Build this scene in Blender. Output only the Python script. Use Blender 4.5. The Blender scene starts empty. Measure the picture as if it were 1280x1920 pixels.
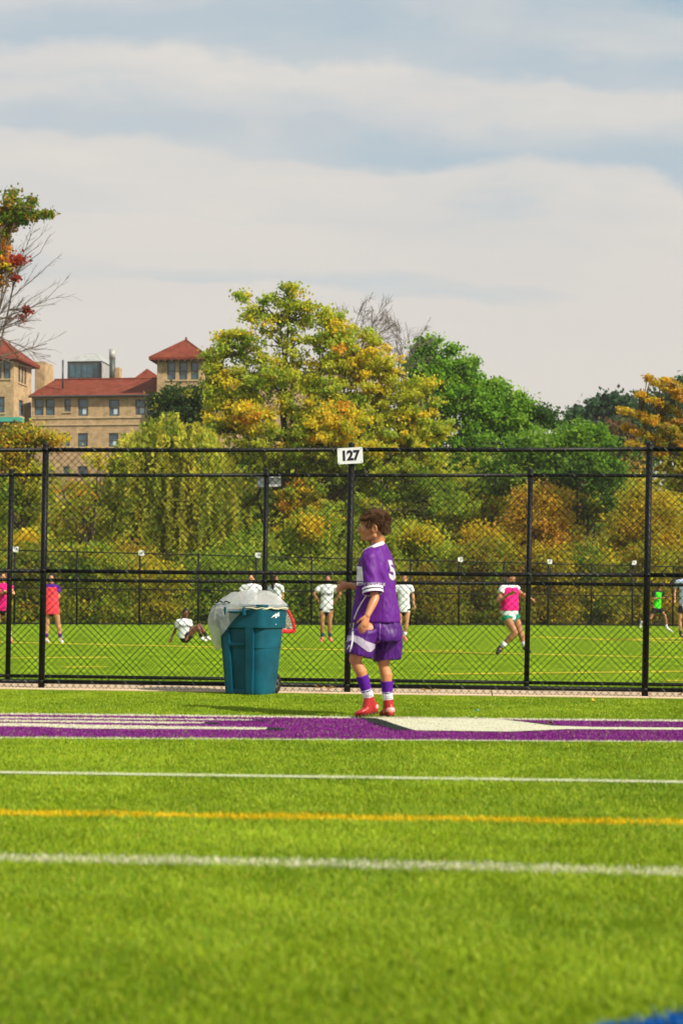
import bpy, bmesh, math, random
import numpy as np
from mathutils import Vector, Matrix, noise
from mathutils.bvhtree import BVHTree
random.seed(7); rng = np.random.default_rng(7)
S = bpy.context.scene
COL = S.collection
# ------------------------------------------------------------------ camera, world, sun, exposure
F = 2800.0; CH = 0.872; HY = 1135.0; ROLL = math.radians(0.5)
cd = bpy.data.cameras.new('camera'); cam = bpy.data.objects.new('camera', cd); COL.objects.link(cam)
cd.sensor_fit = 'VERTICAL'; cd.sensor_height = 36; cd.sensor_width = 24; cd.lens = F/1920*36
cd.shift_y = (HY-960)/1920
cd.clip_start = .1; cd.clip_end = 9000
cr, sr = math.cos(ROLL), math.sin(ROLL)
cam.matrix_world = Matrix(((cr, -sr, 0, 0), (0, 0, -1, 0), (sr, cr, 0, CH), (0, 0, 0, 1)))
cd.dof.use_dof = True; cd.dof.focus_distance = 19; cd.dof.aperture_fstop = 3.0
S.camera = cam
SUN_EL, SUN_A = math.radians(40), math.radians(54)      # A: from behind the camera towards the right
w = bpy.data.worlds.new('World'); S.world = w; w.use_nodes = True
nt = w.node_tree; N = nt.nodes; L = nt.links
bg = N['Background']
sky = N.new('ShaderNodeTexSky'); sky.sky_type = 'NISHITA'; sky.sun_disc = False
sky.sun_elevation = SUN_EL; sky.sun_rotation = math.pi-SUN_A; sky.dust_density = 1.2; sky.ozone_density = 2.0
tc = N.new('ShaderNodeTexCoord')
def vm(op, a, b=None):
    n = N.new('ShaderNodeVectorMath'); n.operation = op
    for i, v in enumerate((a, b)):
        if v is None: continue
        if hasattr(v, 'type'): L.new(v, n.inputs[i])
        else: n.inputs[i].default_value = v
    return n.outputs[0]
def mt(op, a, b=0.0, clamp=False):
    n = N.new('ShaderNodeMath'); n.operation = op; n.use_clamp = clamp
    for i, v in enumerate((a, b)):
        if hasattr(v, 'type'): L.new(v, n.inputs[i])
        else: n.inputs[i].default_value = v
    return n.outputs[0]
sep = N.new('ShaderNodeSeparateXYZ'); L.new(tc.outputs['Generated'], sep.inputs[0])
# clouds lie in a layer overhead: project the view direction on a plane
zc = mt('MAXIMUM', sep.outputs[2], 0.0); zc = mt('ADD', zc, 0.30)
px_ = mt('DIVIDE', sep.outputs[0], zc); py_ = mt('DIVIDE', sep.outputs[1], zc)
cmb = N.new('ShaderNodeCombineXYZ'); L.new(px_, cmb.inputs[0]); L.new(py_, cmb.inputs[1])
mp = N.new('ShaderNodeMapping'); L.new(cmb.outputs[0], mp.inputs[0])
mp.inputs['Rotation'].default_value = (0, 0, math.radians(5)); mp.inputs['Scale'].default_value = (1.5, 4.4, 1); mp.inputs['Location'].default_value = (1.3, .4, 0)
n1 = N.new('ShaderNodeTexNoise'); L.new(mp.outputs[0], n1.inputs[0]); n1.inputs['Scale'].default_value = 1.0
n1.inputs['Detail'].default_value = 6; n1.inputs['Roughness'].default_value = .43; n1.inputs['Distortion'].default_value = .3
cr1 = N.new('ShaderNodeValToRGB'); L.new(n1.outputs[0], cr1.inputs[0])
cr1.color_ramp.elements[0].position = .34; cr1.color_ramp.elements[1].position = .60; cr1.color_ramp.interpolation = 'EASE'
cr1.color_ramp.elements[0].color = (0, 0, 0, 1); cr1.color_ramp.elements[1].color = (1, 1, 1, 1)
wn = N.new('ShaderNodeTexNoise'); L.new(cmb.outputs[0], wn.inputs[0]); wn.inputs['Scale'].default_value = 3.4; wn.inputs['Detail'].default_value = 6; wn.inputs['Roughness'].default_value = .58
bank = mt('SUBTRACT', py_, mt('MULTIPLY', px_, .13)); bank = mt('ADD', bank, mt('MULTIPLY', mt('SUBTRACT', wn.outputs[0], .5), .27))
bank = mt('FRACT', mt('ADD', mt('MULTIPLY', bank, 6.2), .04))
rb = N.new('ShaderNodeValToRGB'); L.new(bank, rb.inputs[0]); e_ = rb.color_ramp.elements; rb.color_ramp.interpolation = 'EASE'
e_[0].position = 0; e_[0].color = (.0, .0, .0, 1); e_[1].position = .27; e_[1].color = (1, 1, 1, 1)
for p_, v_ in ((.48, .72), (.85, .10), (1.0, .0)): q_ = e_.new(p_); q_.color = (v_, v_, v_, 1)
low = mt('SUBTRACT', 1.0, mt('MULTIPLY', mt('SUBTRACT', sep.outputs[2], .15), 4.4, True), True)   # 1 near the horizon
cov = mt('ADD', mt('MULTIPLY', cr1.outputs[0], .46), mt('MULTIPLY', rb.outputs[0], .52)); cov = mt('ADD', cov, mt('MULTIPLY', low, .85), True)
mixc = N.new('ShaderNodeMix'); mixc.data_type = 'RGBA'
cc = N.new('ShaderNodeMix'); cc.data_type = 'RGBA'; L.new(low, cc.inputs[0])
cc.inputs[6].default_value = (5.6, 5.7, 5.7, 1)
n2 = N.new('ShaderNodeTexNoise'); L.new(mp.outputs[0], n2.inputs[0]); n2.inputs['Scale'].default_value = 1.7; n2.inputs['Detail'].default_value = 6; n2.inputs['Roughness'].default_value = .55
rr2 = N.new('ShaderNodeValToRGB'); L.new(n2.outputs[0], rr2.inputs[0]); rr2.color_ramp.elements[0].position = .38; rr2.color_ramp.elements[1].position = .64
rr2.color_ramp.elements[0].color = (5.2, 5.4, 5.6, 1); rr2.color_ramp.elements[1].color = (6.3, 6.1, 5.8, 1); L.new(rr2.outputs[0], cc.inputs[6]); cc.inputs[7].default_value = (6.15, 5.8, 5.35, 1)
tint = vm('MULTIPLY', sky.outputs[0], (1.45, 1.75, 1.7))
blue = N.new('ShaderNodeMix'); blue.data_type = 'RGBA'; blue.inputs[0].default_value = .8
L.new(tint, blue.inputs[6]); blue.inputs[7].default_value = (2.9, 4.1, 4.8, 1)
L.new(cov, mixc.inputs[0]); L.new(blue.outputs[2], mixc.inputs[6]); L.new(cc.outputs[2], mixc.inputs[7])
L.new(mixc.outputs[2], bg.inputs[0]); bg.inputs[1].default_value = .080
sl = bpy.data.lights.new('sun', 'SUN'); sun = bpy.data.objects.new('sun', sl); COL.objects.link(sun)
sl.energy = 4.7; sl.angle = math.radians(1.2); sl.color = (1, .90, .74)
SD = Vector((math.cos(SUN_EL)*math.sin(SUN_A), -math.cos(SUN_EL)*math.cos(SUN_A), math.sin(SUN_EL)))
sun.rotation_euler = SD.to_track_quat('Z', 'Y').to_euler(); sun.location = SD*50
S.view_settings.view_transform = 'Standard'; S.view_settings.look = 'None'; S.view_settings.gamma = 1
S.view_settings.exposure = 0.55; S.view_settings.use_curve_mapping = False
# ------------------------------------------------------------------ projection helpers
def ray(px, py):
    u, v = px-640, HY-py
    return Vector(((u*cr-v*sr)/F, 1.0, (u*sr+v*cr)/F))
def P(px, py, Y):
    return Vector((0, 0, CH))+ray(px, py)*Y
def G(px, py, z=0.0):
    d = ray(px, py); return Vector((0, 0, CH))+d*((z-CH)/d.z)
Z2 = -0.06
# ------------------------------------------------------------------ object helpers
def tag(o, label=None, cat=None, group=None, kind=None):
    for k, v in (('label', label), ('category', cat), ('group', group), ('kind', kind)):
        if v: o[k] = v
    return o
def empty(name, loc, rz=0):
    o = bpy.data.objects.new(name, None); COL.objects.link(o); o.location = loc; o.rotation_euler = (0, 0, rz); return o
def link(name, me, parent=None, mat=None, smooth=False):
    if mat: me.materials.append(mat)
    if smooth: me.polygons.foreach_set('use_smooth', [True]*len(me.polygons))
    o = bpy.data.objects.new(name, me); COL.objects.link(o)
    if parent:
        o.parent = parent
        if not parent.get('_local'): o.matrix_parent_inverse = Matrix.Translation(-parent.location) if parent.type == 'EMPTY' and parent.rotation_euler.z == 0 else Matrix.Identity(4)
    return o
def from_bm(name, bm, mat, parent=None, smooth=False):
    me = bpy.data.meshes.new(name); bm.normal_update(); bm.to_mesh(me); bm.free()
    return link(name, me, parent, mat, smooth)
def np_mesh(name, V, Fc, mat, parent=None, cols=None, smooth=False):
    V = np.asarray(V, dtype=np.float32); Fc = np.asarray(Fc, dtype=np.int32); k = Fc.shape[1]
    me = bpy.data.meshes.new(name)
    me.vertices.add(len(V)); me.vertices.foreach_set('co', V.ravel())
    me.loops.add(Fc.size); me.loops.foreach_set('vertex_index', Fc.ravel())
    me.polygons.add(len(Fc)); me.polygons.foreach_set('loop_start', np.arange(0, Fc.size, k, dtype=np.int32))
    try: me.polygons.foreach_set('loop_total', np.full(len(Fc), k, dtype=np.int32))
    except Exception: pass
    me.update(calc_edges=True)
    if cols is not None:
        a = me.color_attributes.new('tint', 'FLOAT_COLOR', 'POINT')
        c = np.ones((len(V), 4), dtype=np.float32); c[:, :3] = cols; a.data.foreach_set('color', c.ravel())
    return link(name, me, parent, mat, smooth)
def box(bm, c, s, M=None):
    r = bmesh.ops.create_cube(bm, size=1); 
    for v in r['verts']:
        v.co = Vector((v.co.x*s[0]+c[0], v.co.y*s[1]+c[1], v.co.z*s[2]+c[2]))
        if M: v.co = M@v.co
    return r['verts']
def tube(bm, pts, rads, n=8, cap=True, A=None, flat=1.0):
    """round tube through points; flat squeezes it along the second axis"""
    pts = [Vector(p) for p in pts]
    if not hasattr(rads, '__len__'): rads = [rads]*len(pts)
    rings = []; prev = None
    for i, p in enumerate(pts):
        d = (pts[min(i+1, len(pts)-1)]-pts[max(i-1, 0)])
        if d.length < 1e-9: d = Vector((0, 0, 1))
        d.normalize()
        if prev is None:
            ref = A if A is not None else (Vector((0, 1, 0)) if abs(d.y) < .9 else Vector((1, 0, 0)))
            a = (ref-d*ref.dot(d)).normalized()
        else: a = (prev-d*prev.dot(d)).normalized()
        prev = a; b = d.cross(a)
        rings.append([bm.verts.new(p+(a*math.cos(t)+b*math.sin(t)*flat)*rads[i]) for t in (2*math.pi*j/n for j in range(n))])
    for i in range(len(rings)-1):
        for j in range(n):
            bm.faces.new((rings[i][j], rings[i][(j+1) % n], rings[i+1][(j+1) % n], rings[i+1][j]))
    if cap:
        bm.faces.new(rings[0][::-1]); bm.faces.new(rings[-1])
    return rings
def limb(bm, pts, rads, n=14, A=None, flat=1.0):
    """tube with rounded ends, for bodies that get remeshed"""
    pts = [Vector(p) for p in pts]; rads = list(rads)
    d0 = (pts[0]-pts[1]).normalized(); d1 = (pts[-1]-pts[-2]).normalized()
    P0 = [pts[0]+d0*rads[0]*math.sin(a) for a in (1.35, .9, .45)]; R0 = [rads[0]*math.cos(a) for a in (1.35, .9, .45)]
    P1 = [pts[-1]+d1*rads[-1]*math.sin(a) for a in (.45, .9, 1.35)]; R1 = [rads[-1]*math.cos(a) for a in (.45, .9, 1.35)]
    tube(bm, P0+pts+P1, R0+rads+R1, n, True, A, flat)
def ellipsoid(bm, c, X, Y, Z, seg=16):
    """X,Y,Z: half-axis vectors"""
    r = bmesh.ops.create_uvsphere(bm, u_segments=seg, v_segments=seg//2+2, radius=1)
    c, X, Y, Z = map(Vector, (c, X, Y, Z))
    for v in r['verts']: v.co = c+X*v.co.x+Y*v.co.y+Z*v.co.z
    return r['verts']
def loft(bm, rings, cap=True):
    """rings: lists of points"""
    R = [[bm.verts.new(p) for p in r] for r in rings]; n = len(R[0])
    for i in range(len(R)-1):
        for j in range(n): bm.faces.new((R[i][j], R[i][(j+1) % n], R[i+1][(j+1) % n], R[i+1][j]))
    if cap: bm.faces.new(R[0][::-1]); bm.faces.new(R[-1])
def ering(c, A, B, n=28, e=1.0):
    c, A, B = Vector(c), Vector(A), Vector(B); out = []
    for j in range(n):
        t = 2*math.pi*j/n; x, y = math.cos(t), math.sin(t)
        out.append(c+A*(math.copysign(abs(x)**e, x))+B*(math.copysign(abs(y)**e, y)))
    return out
def remesh(o, voxel, smooth_it=4, bake=False, fac=.5):
    m = o.modifiers.new('remesh', 'REMESH'); m.mode = 'VOXEL'; m.voxel_size = voxel; m.use_smooth_shade = True
    s = o.modifiers.new('smooth', 'SMOOTH'); s.iterations = smooth_it; s.factor = fac
    if bake:
        dg = bpy.context.evaluated_depsgraph_get(); ev = o.evaluated_get(dg)
        me = bpy.data.meshes.new_from_object(ev); old = o.data
        mats = [m for m in old.materials]; o.modifiers.clear(); o.data = me
        if not me.materials:
            for m in mats: me.materials.append(m)
    return o
# ------------------------------------------------------------------ materials
def mat(name, color, rough=.6, spec=.3, noise_amt=0.0, nscale=20, bump=0.0, bscale=80, metal=0.0, sub=None, sheen=0.0, bdist=.002):
    m = bpy.data.materials.new(name); m.use_nodes = True; nt = m.node_tree; b = nt.nodes['Principled BSDF']
    b.inputs['Base Color'].default_value = (*color, 1); b.inputs['Roughness'].default_value = rough
    b.inputs['Specular IOR Level'].default_value = spec; b.inputs['Metallic'].default_value = metal
    if sheen: b.inputs['Sheen Weight'].default_value = sheen
    if noise_amt or bump:
        tcn = nt.nodes.new('ShaderNodeTexCoord')
    if noise_amt:
        n = nt.nodes.new('ShaderNodeTexNoise'); n.inputs['Scale'].default_value = nscale; n.inputs['Detail'].default_value = 5
        nt.links.new(tcn.outputs['Object'], n.inputs[0])
        h = nt.nodes.new('ShaderNodeHueSaturation'); h.inputs['Color'].default_value = (*color, 1)
        r = nt.nodes.new('ShaderNodeMapRange'); r.inputs[1].default_value = .3; r.inputs[2].default_value = .7
        r.inputs[3].default_value = 1-noise_amt; r.inputs[4].default_value = 1+noise_amt
        nt.links.new(n.outputs[0], r.inputs[0]); nt.links.new(r.outputs[0], h.inputs['Value']); nt.links.new(h.outputs[0], b.inputs['Base Color'])
    if bump:
        n = nt.nodes.new('ShaderNodeTexNoise'); n.inputs['Scale'].default_value = bscale; n.inputs['Detail'].default_value = 4
        nt.links.new(tcn.outputs['Object'], n.inputs[0])
        bp = nt.nodes.new('ShaderNodeBump'); bp.inputs['Strength'].default_value = bump; bp.inputs['Distance'].default_value = bdist
        nt.links.new(n.outputs[0], bp.inputs['Height']); nt.links.new(bp.outputs[0], b.inputs['Normal'])
    return m
def leafmat(name, trans=.4, gloss=.25, bright=1.0):
    m = bpy.data.materials.new(name); m.use_nodes = True; nt = m.node_tree; nt.nodes.clear()
    o = nt.nodes.new('ShaderNodeOutputMaterial'); a = nt.nodes.new('ShaderNodeAttribute'); a.attribute_name = 'tint'
    p = nt.nodes.new('ShaderNodeBsdfPrincipled'); p.inputs['Roughness'].default_value = .5; p.inputs['Specular IOR Level'].default_value = gloss
    t = nt.nodes.new('ShaderNodeBsdfTranslucent'); mx = nt.nodes.new('ShaderNodeMixShader'); mx.inputs[0].default_value = trans
    nt.links.new(a.outputs[0], p.inputs['Base Color']); nt.links.new(a.outputs[0], t.inputs[0])
    nt.links.new(p.outputs[0], mx.inputs[1]); nt.links.new(t.outputs[0], mx.inputs[2]); nt.links.new(mx.outputs[0], o.inputs[0])
    return m
M_LEAF = leafmat('leaf', .64, .25)
M_BLADE = leafmat('turf_blade', .30, .18)
M_BARK = mat('bark', (.10, .075, .055), .9, .1, .35, 3)
M_TWIG = mat('twig', (.16, .13, .11), .9, .1)
M_BLACK = mat('black_vinyl', (.005, .006, .006), .5, .25, .3, 30, .15, 60)
M_WIRE = mat('black_wire', (.004, .004, .004), .5, .3)
M_WHITE = mat('white_sign', (.74, .76, .78), .45, .4, .06, 25)
M_INK = mat('black_ink', (.02, .012, .035), .5, .3)
M_CONC = mat('concrete', (.66, .50, .34), .9, .1, .12, 6, .3, 120)
M_BRICKJ = None
# ------------------------------------------------------------------ ground
A1, B1 = G(76, 1291), G(1208, 1307)
U = (B1-A1).normalized(); NRM = Vector((-U.y, U.x, 0))           # along the fence / away from the camera
def fld(p): d = Vector(p)-A1; return d.dot(U), d.dot(NRM)
def FP(s, t, z=0.0): v = A1+U*s+NRM*t; return Vector((v.x, v.y, z))
def turf_ground(name, ca, cb, scale):
    m = bpy.data.materials.new(name); m.use_nodes = True; nt = m.node_tree; b = nt.nodes['Principled BSDF']
    t = nt.nodes.new('ShaderNodeTexCoord'); mpn = nt.nodes.new('ShaderNodeMapping'); nt.links.new(t.outputs['Object'], mpn.inputs[0])
    n = nt.nodes.new('ShaderNodeTexNoise'); n.inputs['Scale'].default_value = scale; n.inputs['Detail'].default_value = 8; n.inputs['Roughness'].default_value = .75
    nt.links.new(mpn.outputs[0], n.inputs[0])
    n2 = nt.nodes.new('ShaderNodeTexNoise'); n2.inputs['Scale'].default_value = 1.1; n2.inputs['Detail'].default_value = 3
    nt.links.new(mpn.outputs[0], n2.inputs[0])
    ad = nt.nodes.new('ShaderNodeMath'); ad.operation = 'MULTIPLY_ADD'; ad.inputs[1].default_value = .5
    nt.links.new(n2.outputs[0], ad.inputs[0]); nt.links.new(n.outputs[0], ad.inputs[2])
    r = nt.nodes.new('ShaderNodeValToRGB'); r.color_ramp.elements[0].position = .55; r.color_ramp.elements[1].position = .95
    r.color_ramp.elements[0].color = (*ca, 1); r.color_ramp.elements[1].color = (*cb, 1)
    nt.links.new(ad.outputs[0], r.inputs[0]); nt.links.new(r.outputs[0], b.inputs['Base Color'])
    b.inputs['Roughness'].default_value = .9; b.inputs['Specular IOR Level'].default_value = .0
    bp = nt.nodes.new('ShaderNodeBump'); bp.inputs['Strength'].default_value = .8; bp.inputs['Distance'].default_value = .02
    nt.links.new(n.outputs[0], bp.inputs['Height']); nt.links.new(bp.outputs[0], b.inputs['Normal'])
    return m
M_TURF1 = turf_ground('turf_near', (.06, .11, .004), (.14, .22, .008), 90)
M_TURF2 = turf_ground('turf_far', (.075, .16, .008), (.25, .37, .020), 5)
M_SOIL = mat('woodland_floor', (.05, .045, .02), .95, .05, .4, .8)
def sheet(name, pts, m, z=None, kind='structure'):
    bm = bmesh.new(); vs = [bm.verts.new((p[0], p[1], p[2] if z is None else z)) for p in pts]; f = bm.faces.new(vs)
    bm.normal_update()
    if f.normal.z < 0: f.normal_flip()
    o = from_bm(name, bm, m); tag(o, kind=kind); return o
T_PATH0, T_PATH1 = -.22, .75
# near turf (camera side), one sheet
sheet('turf_field', [FP(-60, T_PATH0), FP(70, T_PATH0), FP(70, -40), FP(-60, -40)], M_TURF1, 0.0)
bm = bmesh.new()
prof = [(T_PATH0, -.03), (1.3, -.04), (1.7, Z2), (60, Z2), (64, Z2)]
for (t0, z0), (t1, z1) in zip(prof[:-1], prof[1:]):
    f = bm.faces.new([bm.verts.new(FP(s, t, z)) for s, t, z in ((-200, t0, z0), (200, t0, z0), (200, t1, z1), (-200, t1, z1))])
bmesh.ops.remove_doubles(bm, verts=bm.verts, dist=1e-4)
tag(from_bm('practice_field', bm, M_TURF2), kind='structure')
sheet('ground', [(-4000, 40, 0), (4000, 40, 0), (4000, 5000, 0), (-4000, 5000, 0)], M_SOIL, Z2-.03)
sheet('ground', [(-4000, -200, 0), (4000, -200, 0), (4000, 40, 0), (-4000, 40, 0)], M_TURF2, Z2-.25)
bm = bmesh.new(); 
for k in range(-8, 12):
    s0 = k*1.52; vs = []
    for s, t in ((s0+.006, T_PATH0), (s0+1.514, T_PATH0), (s0+1.514, T_PATH1), (s0+.006, T_PATH1)): vs.append(FP(s, t))
    lo = [bm.verts.new((v.x, v.y, -.1)) for v in vs]; hi = [bm.verts.new((v.x, v.y, .010)) for v in vs]
    bm.faces.new(hi); 
    for j in range(4): bm.faces.new((lo[j], lo[(j+1) % 4], hi[(j+1) % 4], hi[j]))
tag(from_bm('concrete_path', bm, M_CONC), kind='structure')
# ------------------------------------------------------------------ painted markings of the near field
PUR = (.24, .028, .25); WHI = (.68, .68, .50); WH2 = (.58, .62, .40); YEL = (.74, .53, .010); BLA = (.025, .035, .03); BLU = (0.0, .13, .50)
paint = []       # (polygon on the ground, colour), later ones on top
def poly(c, *pts): paint.append(([tuple(G(x, y).xy) for x, y in pts], c))
def stripe(c, x0, y0, x1, y1, wd):
    a, b = G(x0, y0), G(x1, y1); d = (b-a).normalized(); n = Vector((-d.y, d.x, 0))*wd/2; a = a-d*2.5; b = b+d*2.5
    paint.append(([tuple((a+n).xy), tuple((b+n).xy), tuple((b-n).xy), tuple((a-n).xy)], c))
poly(PUR, (-400, 1335.5), (1680, 1356.5), (1680, 1395), (-400, 1380))
stripe(WHI, 0, 1340, 1280, 1353, .16); stripe(WHI, 0, 1385, 1280, 1392.5, .06)
poly(WHI, (-300, 1342.5), (478, 1350.8), (474, 1352.8), (-300, 1346))
poly(WHI, (-300, 1348), (330, 1355), (388, 1356), (378, 1358.4), (330, 1358.5), (-300, 1351.5))
poly(WHI, (-300, 1353), (80, 1358.5), (170, 1361), (505, 1366.5), (498, 1370), (150, 1368), (70, 1364.5), (-300, 1359))
poly(BLA, (474, 1351), (505, 1351.8), (498, 1354), (470, 1353)); poly(BLA, (386, 1356), (418, 1357), (410, 1359.5), (378, 1358.6)); poly(BLA, (503, 1366), (538, 1368), (530, 1372), (497, 1370.5))
poly(BLA, (672, 1348), (712, 1349), (778, 1371), (742, 1371.5), (705, 1360))
poly(BLA, (930, 1351), (965, 1353), (1060, 1364), (1040, 1368), (985, 1360))
poly(WHI, (704, 1349), (935, 1351.2), (975, 1355.5), (1035, 1363.5), (1120, 1366), (1700, 1370), (1700, 1376.5), (1280, 1371), (1060, 1370), (955, 1374.5), (778, 1372.2), (748, 1363), (722, 1354))
stripe(WH2, 0, 1452, 1280, 1470, .105); stripe(YEL, 0, 1528, 1280, 1547, .135); stripe(WHI, 0, 1614, 1280, 1641, .14)
poly(BLU, (1105, 1940), (1290, 1908), (1420, 1884), (1700, 2300), (1100, 2300))
M_PAINT = {}
def pm(c):
    if c not in M_PAINT: M_PAINT[c] = mat('field_paint', tuple(x*.75 for x in c), .85, .1, .2, 60)
    return M_PAINT[c]
names = {WH2: 'white_line', PUR: 'purple_touchline_band', WHI: 'white_line', YEL: 'yellow_line', BLA: 'black_letter_edge', BLU: 'blue_painted_patch'}
for i, (pl, c) in enumerate(paint): sheet(names[c], pl, pm(c), .002+.0024*(0 if c in (PUR, BLU, YEL) or i > 12 else 1+.25*i))
# ------------------------------------------------------------------ turf blades (nobody could count them)
def inpoly(X, Y, pl):
    r = np.zeros(len(X), bool); n = len(pl)
    for i in range(n):
        x0, y0 = pl[i]; x1, y1 = pl[(i+1) % n]
        if y0 == y1: continue
        c = ((y0 > Y) != (y1 > Y)) & (X < (x1-x0)*(Y-y0)/(y1-y0)+x0); r ^= c
    return r
def vnoise(X, Y, cell, seed):
    r = np.random.default_rng(seed); g = r.random((64, 64)); x = X/cell+1000; y = Y/cell+1000
    xi = np.floor(x).astype(int); yi = np.floor(y).astype(int); fx = x-xi; fy = y-yi; fx = fx*fx*(3-2*fx); fy = fy*fy*(3-2*fy)
    h = lambda a, b: g[a % 64, b % 64]
    return (h(xi, yi)*(1-fx)+h(xi+1, yi)*fx)*(1-fy)+(h(xi, yi+1)*(1-fx)+h(xi+1, yi+1)*fx)*fy
NB = 900000
yy = 2.85*((16.0/2.85)**(rng.random(NB)**.9)); half = yy*(700/F)+.75
xx = (rng.random(NB)*2-1)*half
T = (xx-A1.x)*NRM.x+(yy-A1.y)*NRM.y
k = T < T_PATH0-.01+rng.normal(0, .012, NB); xx, yy, T = xx[k], yy[k], T[k]; NB = len(xx)
ln = rng.normal(0, .006, NB); cx, cy = xx+ln, yy+rng.normal(0, .012, NB)
g = vnoise(xx, yy, .17, 1)*.75+vnoise(xx, yy, .7, 2)*.9-.35
base = np.stack([.20+.105*g, .315+.11*g, .012+.006*g], 1)*(.86+.28*rng.random((NB, 1)))
dk = rng.random(NB) < .07; base[dk] = base[dk]*np.array([.55, .8, 1.0]); 
ol = rng.random(NB) < .06; base[ol] = np.array([.46, .46, .05])*(.8+.4*rng.random((ol.sum(), 1)))
for pl, c in paint:
    m_ = inpoly(cx, cy, pl) & (rng.random(NB) > ({WHI: .34 if len(pl) == 4 and pl[0][1] < 9.2 else .12, YEL: .16, WH2: .4}.get(c, .05)))
    base[m_] = np.array(c)*(.72+.4*rng.random((m_.sum(), 1)))
hgt = rng.uniform(.014, .030, NB)*(.85+.3*vnoise(xx, yy, .12, 5))*np.clip(.3-T*.9, .45, 1)*np.interp(yy, [4, 9], [1, .62]); wd = rng.uniform(.0022, .0038, NB)*(1+.04*yy)
ang = rng.random(NB)*math.pi; lean = vnoise(xx, yy, .35, 3)*2*math.pi*1.5; la = .35+.55*rng.random(NB)
lx = np.cos(lean)*la*.28+rng.normal(0, .5, NB); ly = np.sin(lean)*la*.28+rng.normal(0, .5, NB)
V = np.zeros((NB, 3, 3), np.float32)
V[:, 0, 0] = xx-np.cos(ang)*wd; V[:, 0, 1] = yy-np.sin(ang)*wd; V[:, 1, 0] = xx+np.cos(ang)*wd; V[:, 1, 1] = yy+np.sin(ang)*wd
V[:, 2, 0] = xx+lx*hgt; V[:, 2, 1] = yy+ly*hgt; V[:, 2, 2] = hgt
zb = .0; V[:, 0, 2] = zb; V[:, 1, 2] = zb
np_mesh('turf_grass', V.reshape(-1, 3), np.arange(NB*3).reshape(-1, 3), M_BLADE, None, np.repeat(base, 3, 0))
tag(bpy.data.objects['turf_grass'], 'short artificial grass blades with painted purple and white markings', 'grass', kind='stuff')
# yellow lines of the field beyond the fences
M_YEL2 = mat('yellow_line_paint', (.42, .38, .015), .85, .1, .2, 8)
for (x0, y0, x1, y1, wpx) in ((-60, 1203, 1400, 1236, 2.2), (-60, 1234, 209, 1233, 2.6), (117, 1251.5, 202, 1250.5, 2.6), (810, 1264.5, 1400, 1258, 3), (1128, 1200.5, 1400, 1194, 1.8), (1000, 1194, 1400, 1208, 1.5), (1245, 1277, 1400, 1275, 3), (780, 1219, 870, 1221, 1.5)):
    a, b = G(x0, y0, Z2), G(x1, y1, Z2); d = (b-a).normalized(); n = Vector((-d.y, d.x, 0)); wpx *= .75; ht = wpx*a.y*a.y/(F*(CH-Z2))/2
    ht2 = wpx*b.y*b.y/(F*(CH-Z2))/2
    sheet('yellow_line', [a+n*ht, b+n*ht2, b-n*ht2, a-n*ht], M_YEL2, Z2+.006)
# ------------------------------------------------------------------ fences
def chainlink(Lx, z0, z1, a, r, sides=3, wob=.004, seed=0):
    nx = int(Lx/a); nz = int((z1-z0)/a); i = np.arange(nx)[:, None]; k = np.arange(nz+1)[None, :]
    ph = (i+k) % 2
    x = i*a+a*ph+0*k; z = z0+k*a+0*i; y = np.where(ph == 1, r*.9, -r*.9)*np.ones_like(x)
    rr = np.random.default_rng(seed)
    x = x+wob*np.sin(z*2.1+seed)*1.5+wob*np.sin(x*1.3+z*3)+rr.normal(0, .0006, x.shape)
    ring = [(math.cos(t), math.sin(t)) for t in (2*math.pi*j/sides for j in range(sides))] if sides > 2 else [(1, 0), (-1, 0)]
    s = len(ring); V = np.zeros((nx, nz+1, s, 3), np.float32)
    for j, (c_, s_) in enumerate(ring): V[:, :, j, 0] = x+c_*r; V[:, :, j, 1] = y+s_*r; V[:, :, j, 2] = z
    idx = np.arange(nx*(nz+1)*s).reshape(nx, nz+1, s); Fs = []
    for j in range(s if s > 2 else 1):
        j2 = (j+1) % s
        Fs.append(np.stack([idx[:, :-1, j], idx[:, :-1, j2], idx[:, 1:, j2], idx[:, 1:, j]], -1).reshape(-1, 4))
    return V.reshape(-1, 3), np.concatenate(Fs)
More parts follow.
